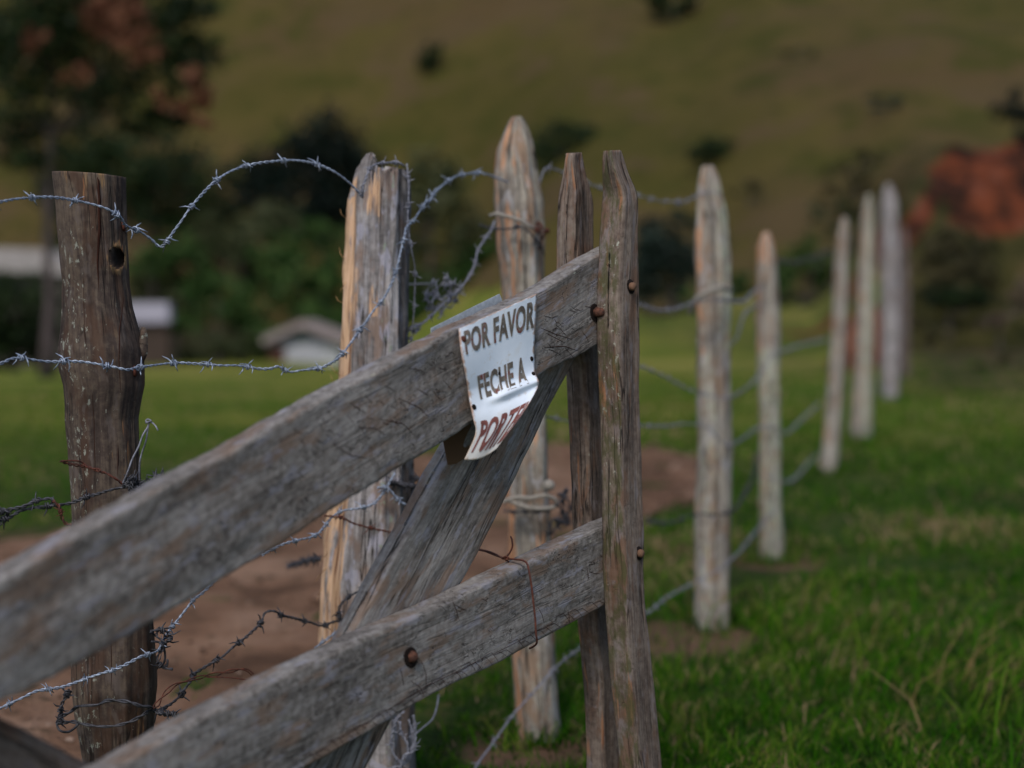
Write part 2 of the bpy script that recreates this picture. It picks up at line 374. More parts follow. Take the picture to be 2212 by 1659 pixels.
def fast_mesh(name, V, F, mat, rnd, label=None, parent=None):
    me = bpy.data.meshes.new(name); nv, nf, k = len(V), len(F), F.shape[1]
    me.vertices.add(nv); me.vertices.foreach_set('co', np.ascontiguousarray(V, np.float32).ravel())
    me.loops.add(nf * k); me.loops.foreach_set('vertex_index', F.astype(np.int32).ravel())
    me.polygons.add(nf); me.polygons.foreach_set('loop_start', np.arange(0, nf * k, k, dtype=np.int32))
    me.update(calc_edges=True)
    a = me.attributes.new('rnd', 'FLOAT', 'POINT'); a.data.foreach_set('value', np.ascontiguousarray(rnd, np.float32))
    return link(name, me, mat, parent, smooth=False)
G_NEAR = grass_mat('green_grass_blades', [(0, (.004, .018, .001)), (.3, (.012, .066, .001)), (.58, (.042, .140, .004)), (.80, (.120, .180, .018)), (.90, (.17, .115, .050)), (1, (.34, .23, .14))])
N = 190000
yy = 2.7 * np.exp(RNG.uniform(0, 1, N) ** 1.15 * math.log(28 / 2.7)); xx = RNG.uniform(-.47, .47, N) * yy
cl = np.array([nz(a * 1.6, b * 1.6, 7) for a, b in zip(xx, yy)]); cl2 = np.array([nz(a * .7, b * .7, 12) for a, b in zip(xx, yy)])
cl3 = np.array([nz(a * 5.5, b * 5.5, 3) for a, b in zip(xx, yy)]); keep = (cl + .55 * cl3 > -.34 + .25 * RNG.uniform(-1, 1, N))
ip = inside(xx, yy); keep &= ~ip | (RNG.uniform(0, 1, N) < .012 + .25 * np.clip(cl2 - .25, 0, 1))
keep &= ~((((xx - .55) ** 2 + (yy - 4.62) ** 2 < .07) | ((xx - .05) ** 2 + (yy - 3.45) ** 2 < .03) | ((xx - 1.12) ** 2 + (yy - 6.0) ** 2 < .04)) & (RNG.uniform(0, 1, N) < .85))        # trampled soil round the double post
xx, yy, cl, cl2, cl3 = xx[keep], yy[keep], cl[keep], cl2[keep], cl3[keep]; n = len(xx)
hh = (.022 + .045 * RNG.uniform(0, 1, n) ** 1.5) * (1 + .8 * np.clip(cl2 + .2, 0, 1)) * np.where(xx > 0, 1.15, .8)
ww = .0035 * np.clip(yy / 4, 1, 4) * RNG.uniform(.7, 1.4, n)
rn = np.clip(RNG.uniform(.05, .78, n) + .34 * cl3 + .30 * cl2 + .45 * (RNG.uniform(0, 1, n) < .12 + .8 * np.clip(cl2 - .08, 0, 1)), 0, 1)
tag(blades('grass', xx, yy, hh, ww, RNG.uniform(.15, 1.1, n), G_NEAR, rn), 'short green pasture grass growing over the ground round the fence', 'grass', kind='stuff')
n = 420; k = RNG.uniform(0, 1, n); ox = np.where(k < .6, 1.42, 1.05) + RNG.normal(0, .22, n); oy = np.where(k < .6, 3.75, 4.6) + RNG.normal(0, .28, n)
tag(blades('tall_grass', ox, oy, RNG.uniform(.12, .36, n), RNG.uniform(.003, .006, n), RNG.uniform(.5, 1.5, n), G_NEAR, RNG.uniform(.3, .97, n), heading=RNG.normal(.3, .9, n)),
    'taller arching grass stems with dry seed heads right of the gate', 'grass', kind='stuff')

tx, ty = [], []
for (px_, py_) in ((.06, 3.56), (.74, 4.86), (1.11, 6.1), (2.06, 9.3), (2.88, 11.8), (4.66, 17.5), (.25, 2.66), (.22, 2.75), (-.30, 3.02)):
    k = 260; tx += list(px_ + RNG.normal(0, .075 + .004 * py_, k)); ty += list(py_ + RNG.normal(-.03, .06, k))
n = len(tx); tag(blades('grass_tufts', np.array(tx), np.array(ty), RNG.uniform(.03, .11, n), RNG.uniform(.003, .007, n), RNG.uniform(.2, 1.2, n), G_NEAR, RNG.uniform(0, .85, n)),
    'longer grass tufts growing round the feet of the fence posts', 'grass', kind='stuff')

# ------------------------------------------------------------------ foliage, trees and bushes
def leaf_mat(name, stops):
    m = Mat(name, .6, .2); c = m.ramp(m.attr('rnd'), stops); m.color(c)
    t = m.n.new('ShaderNodeBsdfTranslucent'); m.set(t.inputs[0], c); mx = m.n.new('ShaderNodeMixShader'); mx.inputs[0].default_value = .25
    m.l.new(m.b.outputs[0], mx.inputs[1]); m.l.new(t.outputs[0], mx.inputs[2]); m.l.new(mx.outputs[0], m.n['Material Output'].inputs[0]); return m.m
L_DARK = leaf_mat('dark_leaves', [(0, (.004, .009, .003)), (.5, (.010, .024, .006)), (1, (.028, .050, .013))])
L_TEAL = leaf_mat('blue_green_leaves', [(0, (.002, .006, .004)), (.5, (.005, .013, .009)), (1, (.012, .024, .016))])
L_MID = leaf_mat('green_leaves', [(0, (.014, .036, .007)), (.5, (.038, .088, .018)), (1, (.085, .145, .040))])
L_OLIVE = leaf_mat('olive_leaves', [(0, (.018, .026, .009)), (.5, (.046, .058, .022)), (1, (.095, .105, .050))])
L_HILL = leaf_mat('hill_bush_leaves', [(0, (.006, .014, .004)), (.5, (.016, .032, .009)), (1, (.036, .058, .018))])
L_SCRUB = leaf_mat('verge_scrub_leaves', [(0, (.020, .020, .008)), (.5, (.055, .052, .020)), (1, (.12, .10, .050))])
L_TEAL2 = leaf_mat('grey_teal_leaves', [(0, (.008, .016, .012)), (.5, (.018, .034, .026)), (1, (.036, .056, .044))])
L_ORANGE = leaf_mat('orange_leaves', [(0, (.07, .028, .015)), (.5, (.19, .078, .045)), (1, (.36, .18, .11))])  # orange clumps in the crown of the tall tree
L_BARE = leaf_mat('dead_twigs', [(0, (.06, .042, .032)), (.6, (.12, .085, .065)), (1, (.16, .13, .10))])
bark = Mat('bark', .95, .1); pb = bark.pos(); nb = bark.noise(bark.vm(pb, (3, 3, .5)), 3, 5, .7)
bark.color(bark.ramp(nb, [(.35, (.035, .027, .027)), (.6, (.085, .068, .068)), (.75, (.12, .10, .10))])); bark.bump(nb, .8, .04); BARK = bark.m

def leaves(blobs, y, lpx, dens=1.5, yspread=.8):
    """blobs: (u, v, ru, rv) of the view at distance y -> leaf quads through each clump's volume"""
    sc = y / FP; Vs, Rs = [], []
    for (u, v, ru, rv) in blobs:
        c = P(u, v, y); rx, rz = ru * sc, rv * sc; ry = rx * yspread
        n = int(1.7 * dens * math.pi * ru * rv / (lpx * lpx * .55)) + 12
        # small clumps inside the blob, pulled towards its surface
        nc = max(6, n // 26); d = RNG.normal(0, 1, (nc, 3)); d /= np.linalg.norm(d, axis=1)[:, None]
        rad = RNG.uniform(.0, 1, nc) ** .45; cc = d * rad[:, None]
        idx = RNG.integers(0, nc, n); q = cc[idx] + RNG.normal(0, .15, (n, 3))
        pos = q * np.array([rx, ry, rz]) + np.array(c)
        L = 1.35 * lpx * sc * RNG.uniform(.6, 1.35, n)[:, None]
        a = RNG.normal(0, 1, (n, 3)); a /= np.linalg.norm(a, axis=1)[:, None]
        b = np.cross(a, RNG.normal(0, 1, (n, 3))); b /= np.linalg.norm(b, axis=1)[:, None]
        Vs.append(np.stack([pos - a * L * .6, pos + b * L * .36, pos + a * L * .6, pos - b * L * .36], 1).reshape(-1, 3))
        Rs.append(np.repeat(np.clip(RNG.uniform(0, 1, nc)[idx] ** 1.4 * .85 + RNG.uniform(0, .25, n), 0, 1), 4))
    V = np.concatenate(Vs); F = np.arange(len(V)).reshape(-1, 4); return V, F, np.concatenate(Rs)
def limb(pts, radii, sides=8, wob=.0):
    rings = []
    for i, (p, r) in enumerate(zip(pts, radii)):
        d = (pts[min(i + 1, len(pts) - 1)] - pts[max(i - 1, 0)]).normalized(); a = d.orthogonal().normalized(); b = d.cross(a)
        rings.append([p + (a * math.cos(t) + b * math.sin(t)) * r * (1 + wob * nz(p.z * 3, t)) for t in [2 * math.pi * k / sides for k in range(sides)]])
    # keep successive rings in phase
    for i in range(1, len(rings)):
        best = min(range(sides), key=lambda s: (rings[i][s] - rings[i - 1][0]).length); rings[i] = rings[i][best:] + rings[i][:best]
        if (rings[i][1] - rings[i - 1][1]).length > (rings[i][-1] - rings[i - 1][1]).length: rings[i] = [rings[i][0]] + rings[i][1:][::-1]
    return loft(rings)
def tree(name, label, cat, blobs, y, mat, base=None, trunk_r=.0, top=None, lpx=8, dens=1.5, group=None, extra=None, limbs=True):
    u0 = base[0] if base else blobs[0][0]
    x0 = (u0 - 1106) / FP * y; z0 = tz(x0, y); root = empty(name, (x0, y, z0), label, cat, group)
    V, F, R = leaves(blobs, y, lpx, dens); fast_mesh('crown', V, F, mat, R, parent=root).matrix_parent_inverse = Matrix.Translation(-root.location)
    if extra:
        V, F, R = leaves(extra[0], y - 2.1, lpx, 1.5, .35); o = fast_mesh('orange_foliage', V, F, extra[1], R, parent=root)
        o.matrix_parent_inverse = Matrix.Translation(-root.location); o['label'] = 'orange brown foliage'
    sc = y / FP; r0 = trunk_r * sc if trunk_r else max(b[2] for b in blobs) * .09 * sc
    tv = top if top else (blobs[0][0], blobs[0][1])
    B = Vector((x0, y, z0 - .1 * r0 - .1)); T = P(tv[0], tv[1], y)
    pts = [B.lerp(T, k / 8) + Vector((nz(k * .7, u0), nz(k * .7, u0, 5), 0)) * r0 * .7 * min(1, k) for k in range(9)]
    v, f = limb(pts, [r0 * (1.35 - .25 * min(i, 2) - .055 * i) for i in range(9)])
    if limbs:
        for (u, vv, ru, rv) in blobs[:7]:
            s = pts[random.choice([4, 5, 6, 7])]; e = P(u, vv, y); mid = s.lerp(e, .5) + Vector((0, 0, -.12 * (e - s).length * .5))
            v2, f2 = limb([s, mid, e], [r0 * .45, r0 * .3, r0 * .1], 5); k = len(v); v += v2; f += [tuple(i + k for i in q) for q in f2]
    me = mesh('trunk', v, f); fix_normals(me); link('trunk', me, BARK, root)
    return root

def hill_y(u, v):
    y = 40.0
    while y < 400:
        p = P(u, v, y)
        if tz(p.x, y) >= p.z: return y
        y += 1.0
    return y

tree('tall_tree', 'tall dark tree with a slim bare grey trunk and orange foliage, left edge', 'tree',
     [(120, 60, 130, 110), (20, 150, 110, 120), (280, 40, 130, 90), (400, 40, 80, 70), (230, 180, 120, 80), (60, 300, 110, 70), (380, 150, 80, 60), (-120, 80, 130, 140), (330, 250, 80, 50), (180, -60, 160, 70), (420, 110, 60, 40)],
     46, L_DARK, base=(100, 0), trunk_r=15, top=(112, 120), lpx=9, dens=1.3,
     extra=([(255, 35, 72, 50), (305, 105, 56, 36), (425, 185, 38, 24), (450, 225, 30, 30), (395, 235, 32, 28), (440, 262, 34, 18), (230, 20, 40, 30), (70, 90, 34, 30), (165, 160, 30, 26), (345, 215, 26, 22), (410, 150, 25, 20)], L_ORANGE))
tree('dark_bush', 'large nearly black rounded tree mass behind the round fence post', 'tree', [(330, 400, 150, 120), (220, 340, 110, 90), (430, 480, 110, 80), (160, 450, 90, 90)], 168, L_DARK, lpx=9, dens=1.5)
tree('conical_tree', 'dark blue green tree with a pointed top behind the arched wire', 'tree', [(700, 330, 90, 90), (620, 360, 90, 60), (560, 400, 90, 60), (740, 400, 100, 90), (800, 440, 80, 80), (640, 460, 150, 60)], 174, L_TEAL, lpx=9, dens=1.7)
tree('hedge_tree', 'dark leafy hedge tree at the left edge in front of the long pale roof', 'tree', [(30, 665, 110, 85), (-60, 660, 110, 100), (100, 730, 80, 65), (0, 740, 120, 60)], 60, L_DARK, lpx=9, dens=1.5)
tree('green_bush', 'mid green bush beside the round post above the white roofed shed', 'bush', [(330, 560, 80, 40), (420, 560, 70, 50)], 160, L_MID, lpx=9)
tree('green_bush', 'grey green bush with pale twigs in the middle of the valley scrub', 'bush', [(520, 530, 80, 60), (460, 500, 60, 40), (600, 480, 60, 50)], 158, L_OLIVE, lpx=9)
tree('green_bush', 'dark green bush left of the gabled house above the shed roof', 'bush', [(470, 640, 70, 60), (540, 680, 60, 60), (400, 700, 60, 40)], 152, L_MID, lpx=9)
tree('green_bush', 'bright green bush directly above the roof of the gabled house', 'bush', [(640, 600, 90, 70), (700, 640, 60, 60), (600, 540, 60, 50)], 156, L_MID, lpx=9)
tree('green_bush', 'low grass green bush between the white roofed shed and the gabled house', 'bush', [(480, 745, 90, 35), (400, 760, 70, 25)], 146, L_OLIVE, lpx=9)
tree('green_bush', 'broad grey green bush filling the gap right of the round post under the arched wire', 'bush', [(380, 640, 90, 50), (300, 620, 60, 50), (450, 590, 80, 40)], 162, L_OLIVE, lpx=9)
tree('green_bush', 'fresh green bush just left of the split post above the gabled roof', 'bush', [(710, 560, 50, 60), (690, 500, 60, 40), (560, 610, 70, 50)], 164, L_MID, lpx=9)
tree('green_bush', 'low hedge bush right behind the gabled house', 'bush', [(760, 730, 80, 40), (560, 740, 60, 40), (690, 690, 70, 40)], 150, L_MID, lpx=9)
tree('olive_bush', 'olive bush behind the top of the split post, at its right', 'bush', [(930, 420, 80, 90), (860, 560, 90, 90), (1000, 500, 60, 70)], 150, L_OLIVE, lpx=9)
tree('dark_bush', 'dark green bush low behind the tangled wire between split post and pointed post', 'bush', [(960, 640, 110, 80), (1040, 580, 60, 90), (900, 700, 80, 60)], 150, L_MID, lpx=9)
tree('hill_bush', 'low dark green bush on the hillside behind the tips of the gate stiles', 'bush', [(1215, 300, 66, 38), (1165, 335, 40, 34), (1260, 285, 36, 24)], hill_y(1215, 334) - 1, L_HILL, lpx=7, limbs=False)
tree('hill_bush', 'round dark green bush on the hillside right above the tip of the broad post', 'bush', [(1540, 322, 56, 32), (1520, 335, 34, 20)], hill_y(1540, 348) - 1, L_HILL, lpx=6, limbs=False)
tree('hill_bush', 'small lone dark bush high on the hillside left of the centre', 'bush', [(935, 128, 32, 34), (928, 145, 22, 16)], hill_y(935, 154) - 1, L_HILL, lpx=6, limbs=False)
tree('hill_bush', 'nearly black bush at the top edge of the picture on the hillside', 'bush', [(1455, 8, 56, 40), (1420, -10, 36, 36)], hill_y(1455, 46) - 1, L_HILL, lpx=7, limbs=False)
tree('hill_bush', 'pale grey green shrub on the hillside left of the red earth bank', 'bush', [(1905, 226, 40, 20), (1945, 232, 30, 18)], hill_y(1905, 246) - 1, L_TEAL2, lpx=6, dens=.7, limbs=False)
tree('hill_bush', 'faint low shrub streak on the upper hillside right of the centre', 'bush', [(1720, 112, 40, 14), (1760, 130, 24, 12)], hill_y(1720, 126) - 1, L_SCRUB, lpx=6, dens=.7, limbs=False)
tree('teal_bush', 'dark blue green bush at the field edge between gate stile and double post', 'bush', [(1450, 520, 70, 60), (1420, 600, 60, 70), (1480, 590, 50, 60), (1390, 560, 50, 80)], 92, L_TEAL2, lpx=9)
tree('green_bush', 'low bright green bush right of the double post below the hill', 'bush', [(1590, 620, 50, 40), (1540, 640, 60, 40), (1600, 660, 40, 30)], 84, L_MID, lpx=8)
tree('green_bush', 'dark green bush between the thin orange tipped post and the leaning post', 'bush', [(1745, 550, 55, 40), (1690, 590, 40, 50), (1790, 600, 40, 40)], 76, L_MID, lpx=8)
tree('olive_bush', 'brownish scrub bush between the leaning post and the far grey posts', 'bush', [(1730, 640, 70, 30), (1860, 560, 70, 60), (1800, 470, 60, 40)], 73, L_OLIVE, lpx=8, dens=.8)
tree('bank_bush', 'dark bush hanging over a black hollow under the red earth bank', 'bush', [(2075, 560, 60, 44), (2040, 610, 50, 40), (2120, 600, 40, 40), (2010, 560, 40, 40)], 32.5, L_SCRUB, lpx=7, limbs=False)
tree('bank_bush', 'rounded olive scrub growing up into the middle of the red bank', 'bush', [(2065, 515, 44, 36), (2100, 545, 50, 34), (2025, 530, 36, 28)], 34, L_SCRUB, lpx=7, limbs=False)
tree('bank_bush', 'black green scrub in the shaded hollow below the red earth bank', 'bush', [(2050, 640, 60, 26), (2110, 650, 40, 20)], 31.5, L_DARK, lpx=7, dens=2, limbs=False)
tree('bank_bush', 'blue green bush at the right edge on top of the red earth bank', 'bush', [(2190, 235, 40, 40), (2225, 280, 40, 50)], 46, L_TEAL, lpx=7, limbs=False)
tree('bank_bush', 'dull green tuft on the slope left of the red earth bank behind the far posts', 'bush', [(1985, 390, 44, 40), (1940, 440, 40, 36), (1880, 350, 46, 34)], 60, L_SCRUB, lpx=7, dens=.8, limbs=False)
tree('bank_bush', 'dry brown bush on the verge at the right edge under the red bank', 'bush', [(2160, 690, 60, 30), (2200, 640, 40, 50)], 29, L_BARE, lpx=7, dens=.6, limbs=False)

tree('bank_bush', 'low olive scrub at the foot of the red bank, right of the farthest post', 'bush', [(2010, 725, 50, 28), (1975, 690, 34, 30)], 30, L_SCRUB, lpx=7, dens=.9, limbs=False)
tree('bank_bush', 'dry grass hummock low on the right edge of the verge, nearest of the verge clumps', 'bush', [(2190, 790, 60, 30), (2120, 805, 40, 18)], 24, L_SCRUB, lpx=7, dens=.6, limbs=False)
tree('hill_bush', 'tall dull green shrub above the far grey posts on the slope', 'bush', [(1850, 410, 50, 50), (1810, 380, 40, 34), (1790, 440, 40, 30)], hill_y(1850, 460) - 1, L_SCRUB, lpx=7, dens=.7, limbs=False)
tree('hill_bush', 'dim green scrub on the lower slope between broad post and orange tip', 'bush', [(1620, 420, 60, 24), (1680, 440, 50, 22)], hill_y(1620, 444) - 1, L_SCRUB, lpx=7, dens=.5, limbs=False)

# ------------------------------------------------------------------ buildings in the valley
def flat(name, c, rough=.8, var=.15, sc=1.5):
    m = Mat(name, rough, .2); n = m.noise(m.pos(), sc, 4, .6); m.color(m.ramp(n, [(.3, tuple(x * (1 - var) for x in c)), (.7, tuple(min(1, x * (1 + var)) for x in c))])); return m.m
B_ROOF = flat('old_tile_roof', (.24, .20, .195)); B_WHITE = flat('whitewashed_wall', (.40, .41, .44)); B_BRICK = flat('brick_wall', (.07, .03, .024))
B_BLUE = flat('blue_fascia', (.08, .11, .16)); B_PALE = flat('pale_sheet_roof', (.27, .25, .25)); B_SHEET = flat('white_sheet_roof', (.33, .32, .39)); B_DK = flat('dark_boards', (.05, .035, .028)); B_RED = flat('red_tile_roof', (.11, .045, .03))
B_GLASS = flat('dark_glass', (.03, .035, .04), .2)
def prism(name, prof, y0, y1, mat, parent):
    """profile in x-z extruded along y"""
    n = len(prof); v = [(x, y0, z) for x, z in prof] + [(x, y1, z) for x, z in prof]
    f = [tuple(range(n)), tuple(range(2 * n - 1, n - 1, -1))] + [(i, i + n, (i + 1) % n + n, (i + 1) % n) for i in range(n)]
    me = mesh(name, v, f); fix_normals(me); o = link(name, me, mat, parent, False); o.matrix_parent_inverse = Matrix.Identity(4); return o
def box(name, x0, x1, y0, y1, z0, z1, mat, parent): return prism(name, [(x0, z0), (x1, z0), (x1, z1), (x0, z1)], y0, y1, mat, parent)
def site(name, u, v, y, label, cat='house'):
    p = P(u, v, y); return empty(name, p, label, cat), y / FP
B_PLASTER = flat('dark_plaster', (.085, .075, .065))  # one even dark tone for the farmhouse wall
h, s = site('gabled_house', 655, 792, 132, 'small gabled house with white garage front and brown tiled roof in the valley')
box('wall', -70 * s, 80 * s, 0, 7, -2, 52 * s, B_WHITE, h)
box('brick_pier', -72 * s, -40 * s, -.25, -.003, -1, 46 * s, B_BRICK, h)
box('garage_door', -32 * s, 44 * s, -.12, -.003, -.5, 42 * s, flat('garage_door_paint', (.33, .34, .38)), h)
prism('gable', [(-70 * s, 52.1 * s), (80 * s, 52.1 * s), (0, 82 * s)], .1, 6.9, B_BLUE, h)
box('gable_vent', -18 * s, 18 * s, -.06, .08, 60 * s, 72 * s, flat('green_gable_panel', (.06, .12, .10)), h)
for sgn in (-1, 1):
    x1 = -84 * s if sgn < 0 else 96 * s
    prism('roof', [(0, 84 * s), (x1, 48 * s), (x1, 64 * s), (0, 100 * s)] if sgn > 0 else [(x1, 48 * s), (-.003, 84 * s), (-.003, 100 * s), (x1, 64 * s)], -1.2, 7.5, B_ROOF, h)
h, s = site('valley_shed', 322, 742, 140, 'long low shed with a bright white sheet roof right beside the round post', 'shed')
box('wall', -46 * s, 44 * s, -.2, .8, -3, 43.9 * s, B_DK, h)
prism('roof', [(-50 * s, 44 * s), (49 * s, 46 * s), (47 * s, 88 * s), (-50 * s, 88 * s)], -.9, .9, B_SHEET, h)
h, s = site('long_farmhouse', 40, 640, 105, 'long farmhouse with a pale roof half hidden behind the dark hedge tree, left')
box('wall', -140 * s, 100 * s, 0, 7, -6, 50 * s, B_PLASTER, h)
prism('roof', [(-150 * s, 62 * s), (112 * s, 44 * s), (106 * s, 78 * s), (60 * s, 100 * s), (-150 * s, 108 * s)], -.8, 7.5, B_PALE, h)
for k in (-60, 0, 60): box('window', (k - 8) * s, (k + 8) * s, -.05, -.003, 14 * s, 34 * s, B_GLASS, h)
h, s = site('tiled_hut', 345, 655, 165, 'tiny hut with a dull red tiled roof above the white roofed shed', 'hut')
box('wall', -20 * s, 24 * s, 0, 3, -8, 22 * s, B_DK, h)
prism('roof', [(-26 * s, 20 * s), (30 * s, 20 * s), (16 * s, 58 * s), (-12 * s, 58 * s)], -.6, 3.5, B_RED, h)

# ------------------------------------------------------------------ posts
def post(name, label, levels, y, mat, section=None, top=None, nth=40, nrow=130, rough=.006, depth=1.0, zones=None, group='posts of the wire fence', wander=0.0, seed=0, knot=None, parent=None, bottom=None):
    """levels: (row, left, right) of the outline in the view, top first; section: polygon of the cut, -1..1"""
    lv = sorted(levels); zz = [P((a[1] + a[2]) / 2, a[0], y).z for a in lv]; xl = [P(a[1], a[0], y).x for a in lv]; xr = [P(a[2], a[0], y).x for a in lv]
    zz, xl, xr = zz[::-1], xl[::-1], xr[::-1]
    ztop = zz[-1]; xm = (xl[0] + xr[0]) / 2; zb = tz(xm, y) - .12 if bottom is None else bottom
    hw0 = np.median([(b - a) / 2 for a, b in zip(xl, xr)])
    if zz[0] > zb + .05:                              # carry the outline down into the ground
        k = (zz[0] - zb); sl = (xl[1] - xl[0]) / max(.05, zz[1] - zz[0]); sr = (xr[1] - xr[0]) / max(.05, zz[1] - zz[0])
        sl = max(-.06, min(.06, sl)); sr = max(-.06, min(.06, sr)); zz = [zb] + zz; xl = [xl[0] - sl * k] + xl; xr = [xr[0] - sr * k] + xr
    sec = section or [(math.cos(2 * math.pi * k / 24), math.sin(2 * math.pi * k / 24)) for k in range(24)]
    per = [0]; S = [Vector(p) for p in sec] + [Vector(sec[0])]
    for a, b in zip(S, S[1:]): per.append(per[-1] + (b - a).length)
    pts = []
    for k in range(nth):
        d = per[-1] * k / nth; i = max(j for j in range(len(per)) if per[j] <= d); i = min(i, len(S) - 2)
        pts.append(S[i].lerp(S[i + 1], (d - per[i]) / (per[i + 1] - per[i])))
    V, G, A = [], [], {'fresh': [], 'lichen_and_lit': [], 'moss': [], 'dark_and_shade': []}
    def put(px, py, z, z_for_w, shrink=1.0):
        l = interp(z_for_w, zz, xl); r = interp(z_for_w, zz, xr); cx = (l + r) / 2; hw = (r - l) / 2
        disp = rough * (1.2 * fbm((px * 2.2 + seed, py * 2.2, z * 1.1), 3) + .7 * nz(px * 9 + seed, py * 9, z * 4) + .5 * nz(px * 20, py * 20 + seed, z * 14))
        L = math.hypot(px, py) or 1
        q = Vector((cx + px * hw * shrink + disp * px / L, y + py * max(hw, hw0 * .35) * depth * shrink + disp * py / L, z))
        ch = 0.0; kn_f = 0.0
        if knot:
            du = (q.x - knot[0]) / knot[2]; dz = (z - knot[1]) / knot[3]; e = du * du + dz * dz + .35 * nz(q.x * 160, z * 110, 4)
            if q.y < y:
                if e < 1: q.y += .022 * (1 - e) ** .5; ch = min(1, (1 - e) * 2.2)
                elif e < 5: q.y -= .008 * (1 - (e - 1) / 4) ** 2; kn_f = .70 * (1 - (e - 1) / 4)
        V.append(q); G.append((z, px * hw0 + seed * 1.7, py * hw0))
        zn = zones(px, py, z, z - ztop) if zones else (0, .3, 0, 0)
        for kk, val in zip(A, zn): A[kk].append(val)
        if kn_f: A['fresh'][-1] = max(A['fresh'][-1], kn_f)
        if ch: A['dark_and_shade'][-1] = max(A['dark_and_shade'][-1], ch)
    tops = [ztop + (top(p[0], p[1]) if top else 0) for p in pts]
    for i in range(nrow + 1):
        f = i / nrow
        for p, tzp in zip(pts, tops):
            z = zb + (tzp - zb) * f; put(p[0], p[1], z, z)
    for shr in (.7, .35, .02):
        for p in pts:
            q = p * shr; z = ztop + (top(q[0], q[1]) if top else 0) + .002 * nz(q[0] * 9, q[1] * 9, seed); put(q[0], q[1], z, z)
    F = []
    R = nrow + 4
    for i in range(R - 1):
        for j in range(nth):
            a = i * nth + j; b = i * nth + (j + 1) % nth; F.append((a, b, b + nth, a + nth))
    F.append(tuple(range((R - 1) * nth, R * nth)))
    me = mesh(name, V, F, {'gco': np.array(G), **A})
    o = link(name, me, mat, parent)
    if not parent:
        off = Vector((xm, y, zb + .12)); me.transform(Matrix.Translation(-off)); o.location = off; tag(o, label, 'post', group)
    return o

# round post on the left
def zr(px, py, z, dz):
    f = .18 if px > .35 else 0.0
    rim = .3 if dz > -.05 else 0
    return (max(f * (1 if z < .9 else .6), rim * .6), (.62 if px < -.05 else .3) * (1 if z < 1.24 else .1), .0, 0)
lvR = [(378, 118, 270), (384, 118, 270), (440, 124, 271), (500, 129, 272), (611, 139, 275), (665, 138, 283), (710, 135, 296), (753, 131, 307), (790, 132, 308), (831, 142, 308), (870, 145, 300), (904, 146, 294), (960, 151, 297), (1056, 155, 302), (1113, 158, 308), (1250, 157, 320), (1357, 156, 327), (1450, 155, 332), (1487, 156, 333), (1530, 161, 328), (1573, 168, 326), (1659, 182, 320)]
kp = P(243, 556, 2.54)
def crack_top(px, py): return -.004 * px
rp = post('round_post', 'thick round dark brown post with a knot hole, sawn flat, at the left', lvR, 2.6, W_ROUND, rough=.0035, nth=96, nrow=420, zones=zr, top=crack_top, seed=3.1, knot=(kp.x, kp.z, .0082, .0185), group='posts of the wire fence')
def thin_poly(name, pts3, w, mat, parent, tw=.002):
    """a thin raised or sunk sliver following a surface"""
    v, f = [], []
    rings = []
    for i, p in enumerate(pts3):
        k = i / (len(pts3) - 1); ww = w * (1 - abs(2 * k - 1) ** 3) + w * .08
        rings.append([p + Vector((-ww, 0, 0)), p + Vector((0, -tw, 0)), p + Vector((ww, 0, 0)), p + Vector((0, tw, 0))])
    v, f = loft(rings); me = mesh(name, v, f); fix_normals(me)
    o = link(name, me, mat, parent); return o
M_CRACK = flat('drying_crack', (.030, .010, .006), .95)
def surf_pt(o, u, v):
    """where the sight line through (u, v) meets an object already built"""
    bpy.context.view_layer.update()
    mi = o.matrix_world.inverted(); org = mi @ Vector((0, 0, EYE)); d = (mi.to_3x3() @ ray(u, v)).normalized()
    ok, loc, nrm, idx = o.ray_cast(org, d); return (o.matrix_world @ loc) if ok else None
def crack(o, pix, w):
    ps = []
    for (a, b), (c, d) in zip(pix, pix[1:]):
        for k in range(8): ps.append(surf_pt(o, lerp(a, c, k / 8) + 1.2 * nz(b * .05, k * .3), lerp(b, d, k / 8)))
    ps = [p for p in ps if p]
    if len(ps) > 3:
        for p in ps: p.y += .0006
        thin_poly('drying_crack', ps, w, M_CRACK, o, .0016)
crack(rp, [(210, 382), (212, 392), (213, 430), (214, 500), (210, 560), (214, 640)], .0030)
crack(rp, [(268, 640), (258, 710), (257, 790), (262, 860)], .0011)
crack(rp, [(180, 600), (182, 700), (186, 760)], .0008)
crack(rp, [(255, 960), (254, 1040)], .0010)
crack(rp, [(241, 1385), (240, 1500)], .0010)
crack(rp, [(200, 850), (204, 960), (206, 1040)], .0008)
for (u, v) in ((268, 486), (292, 800)):                     # rusty fencing staples
    q = surf_pt(rp, u, v) or P(u, v, 2.55); v_, f_ = limb([q + Vector((-.004, .002, .009)), q + Vector((0, -.007, .005)), q + Vector((.002, -.007, -.006)), q + Vector((-.002, .003, -.010))], [.0036] * 4, 6)
    me = mesh('staple', v_, f_); fix_normals(me); link('staple', me, M_RUST, rp)
# snapped bark flake on the post's right shoulder
q = P(303, 735, 2.6); v_, f_ = limb([q + Vector((-.010, .0, -.05)), q + Vector((.004, 0, -.02)), q + Vector((.007, 0, .010)), q + Vector((.006, 0, .024))], [.010, .009, .006, .003], 7, .5)
me = mesh('bark_flake', v_, f_, {'gco': np.array([tuple(x) for x in v_]), 'lichen_and_lit': [.6] * len(v_)}); fix_normals(me); link('bark_flake', me, W_ROUND, rp)

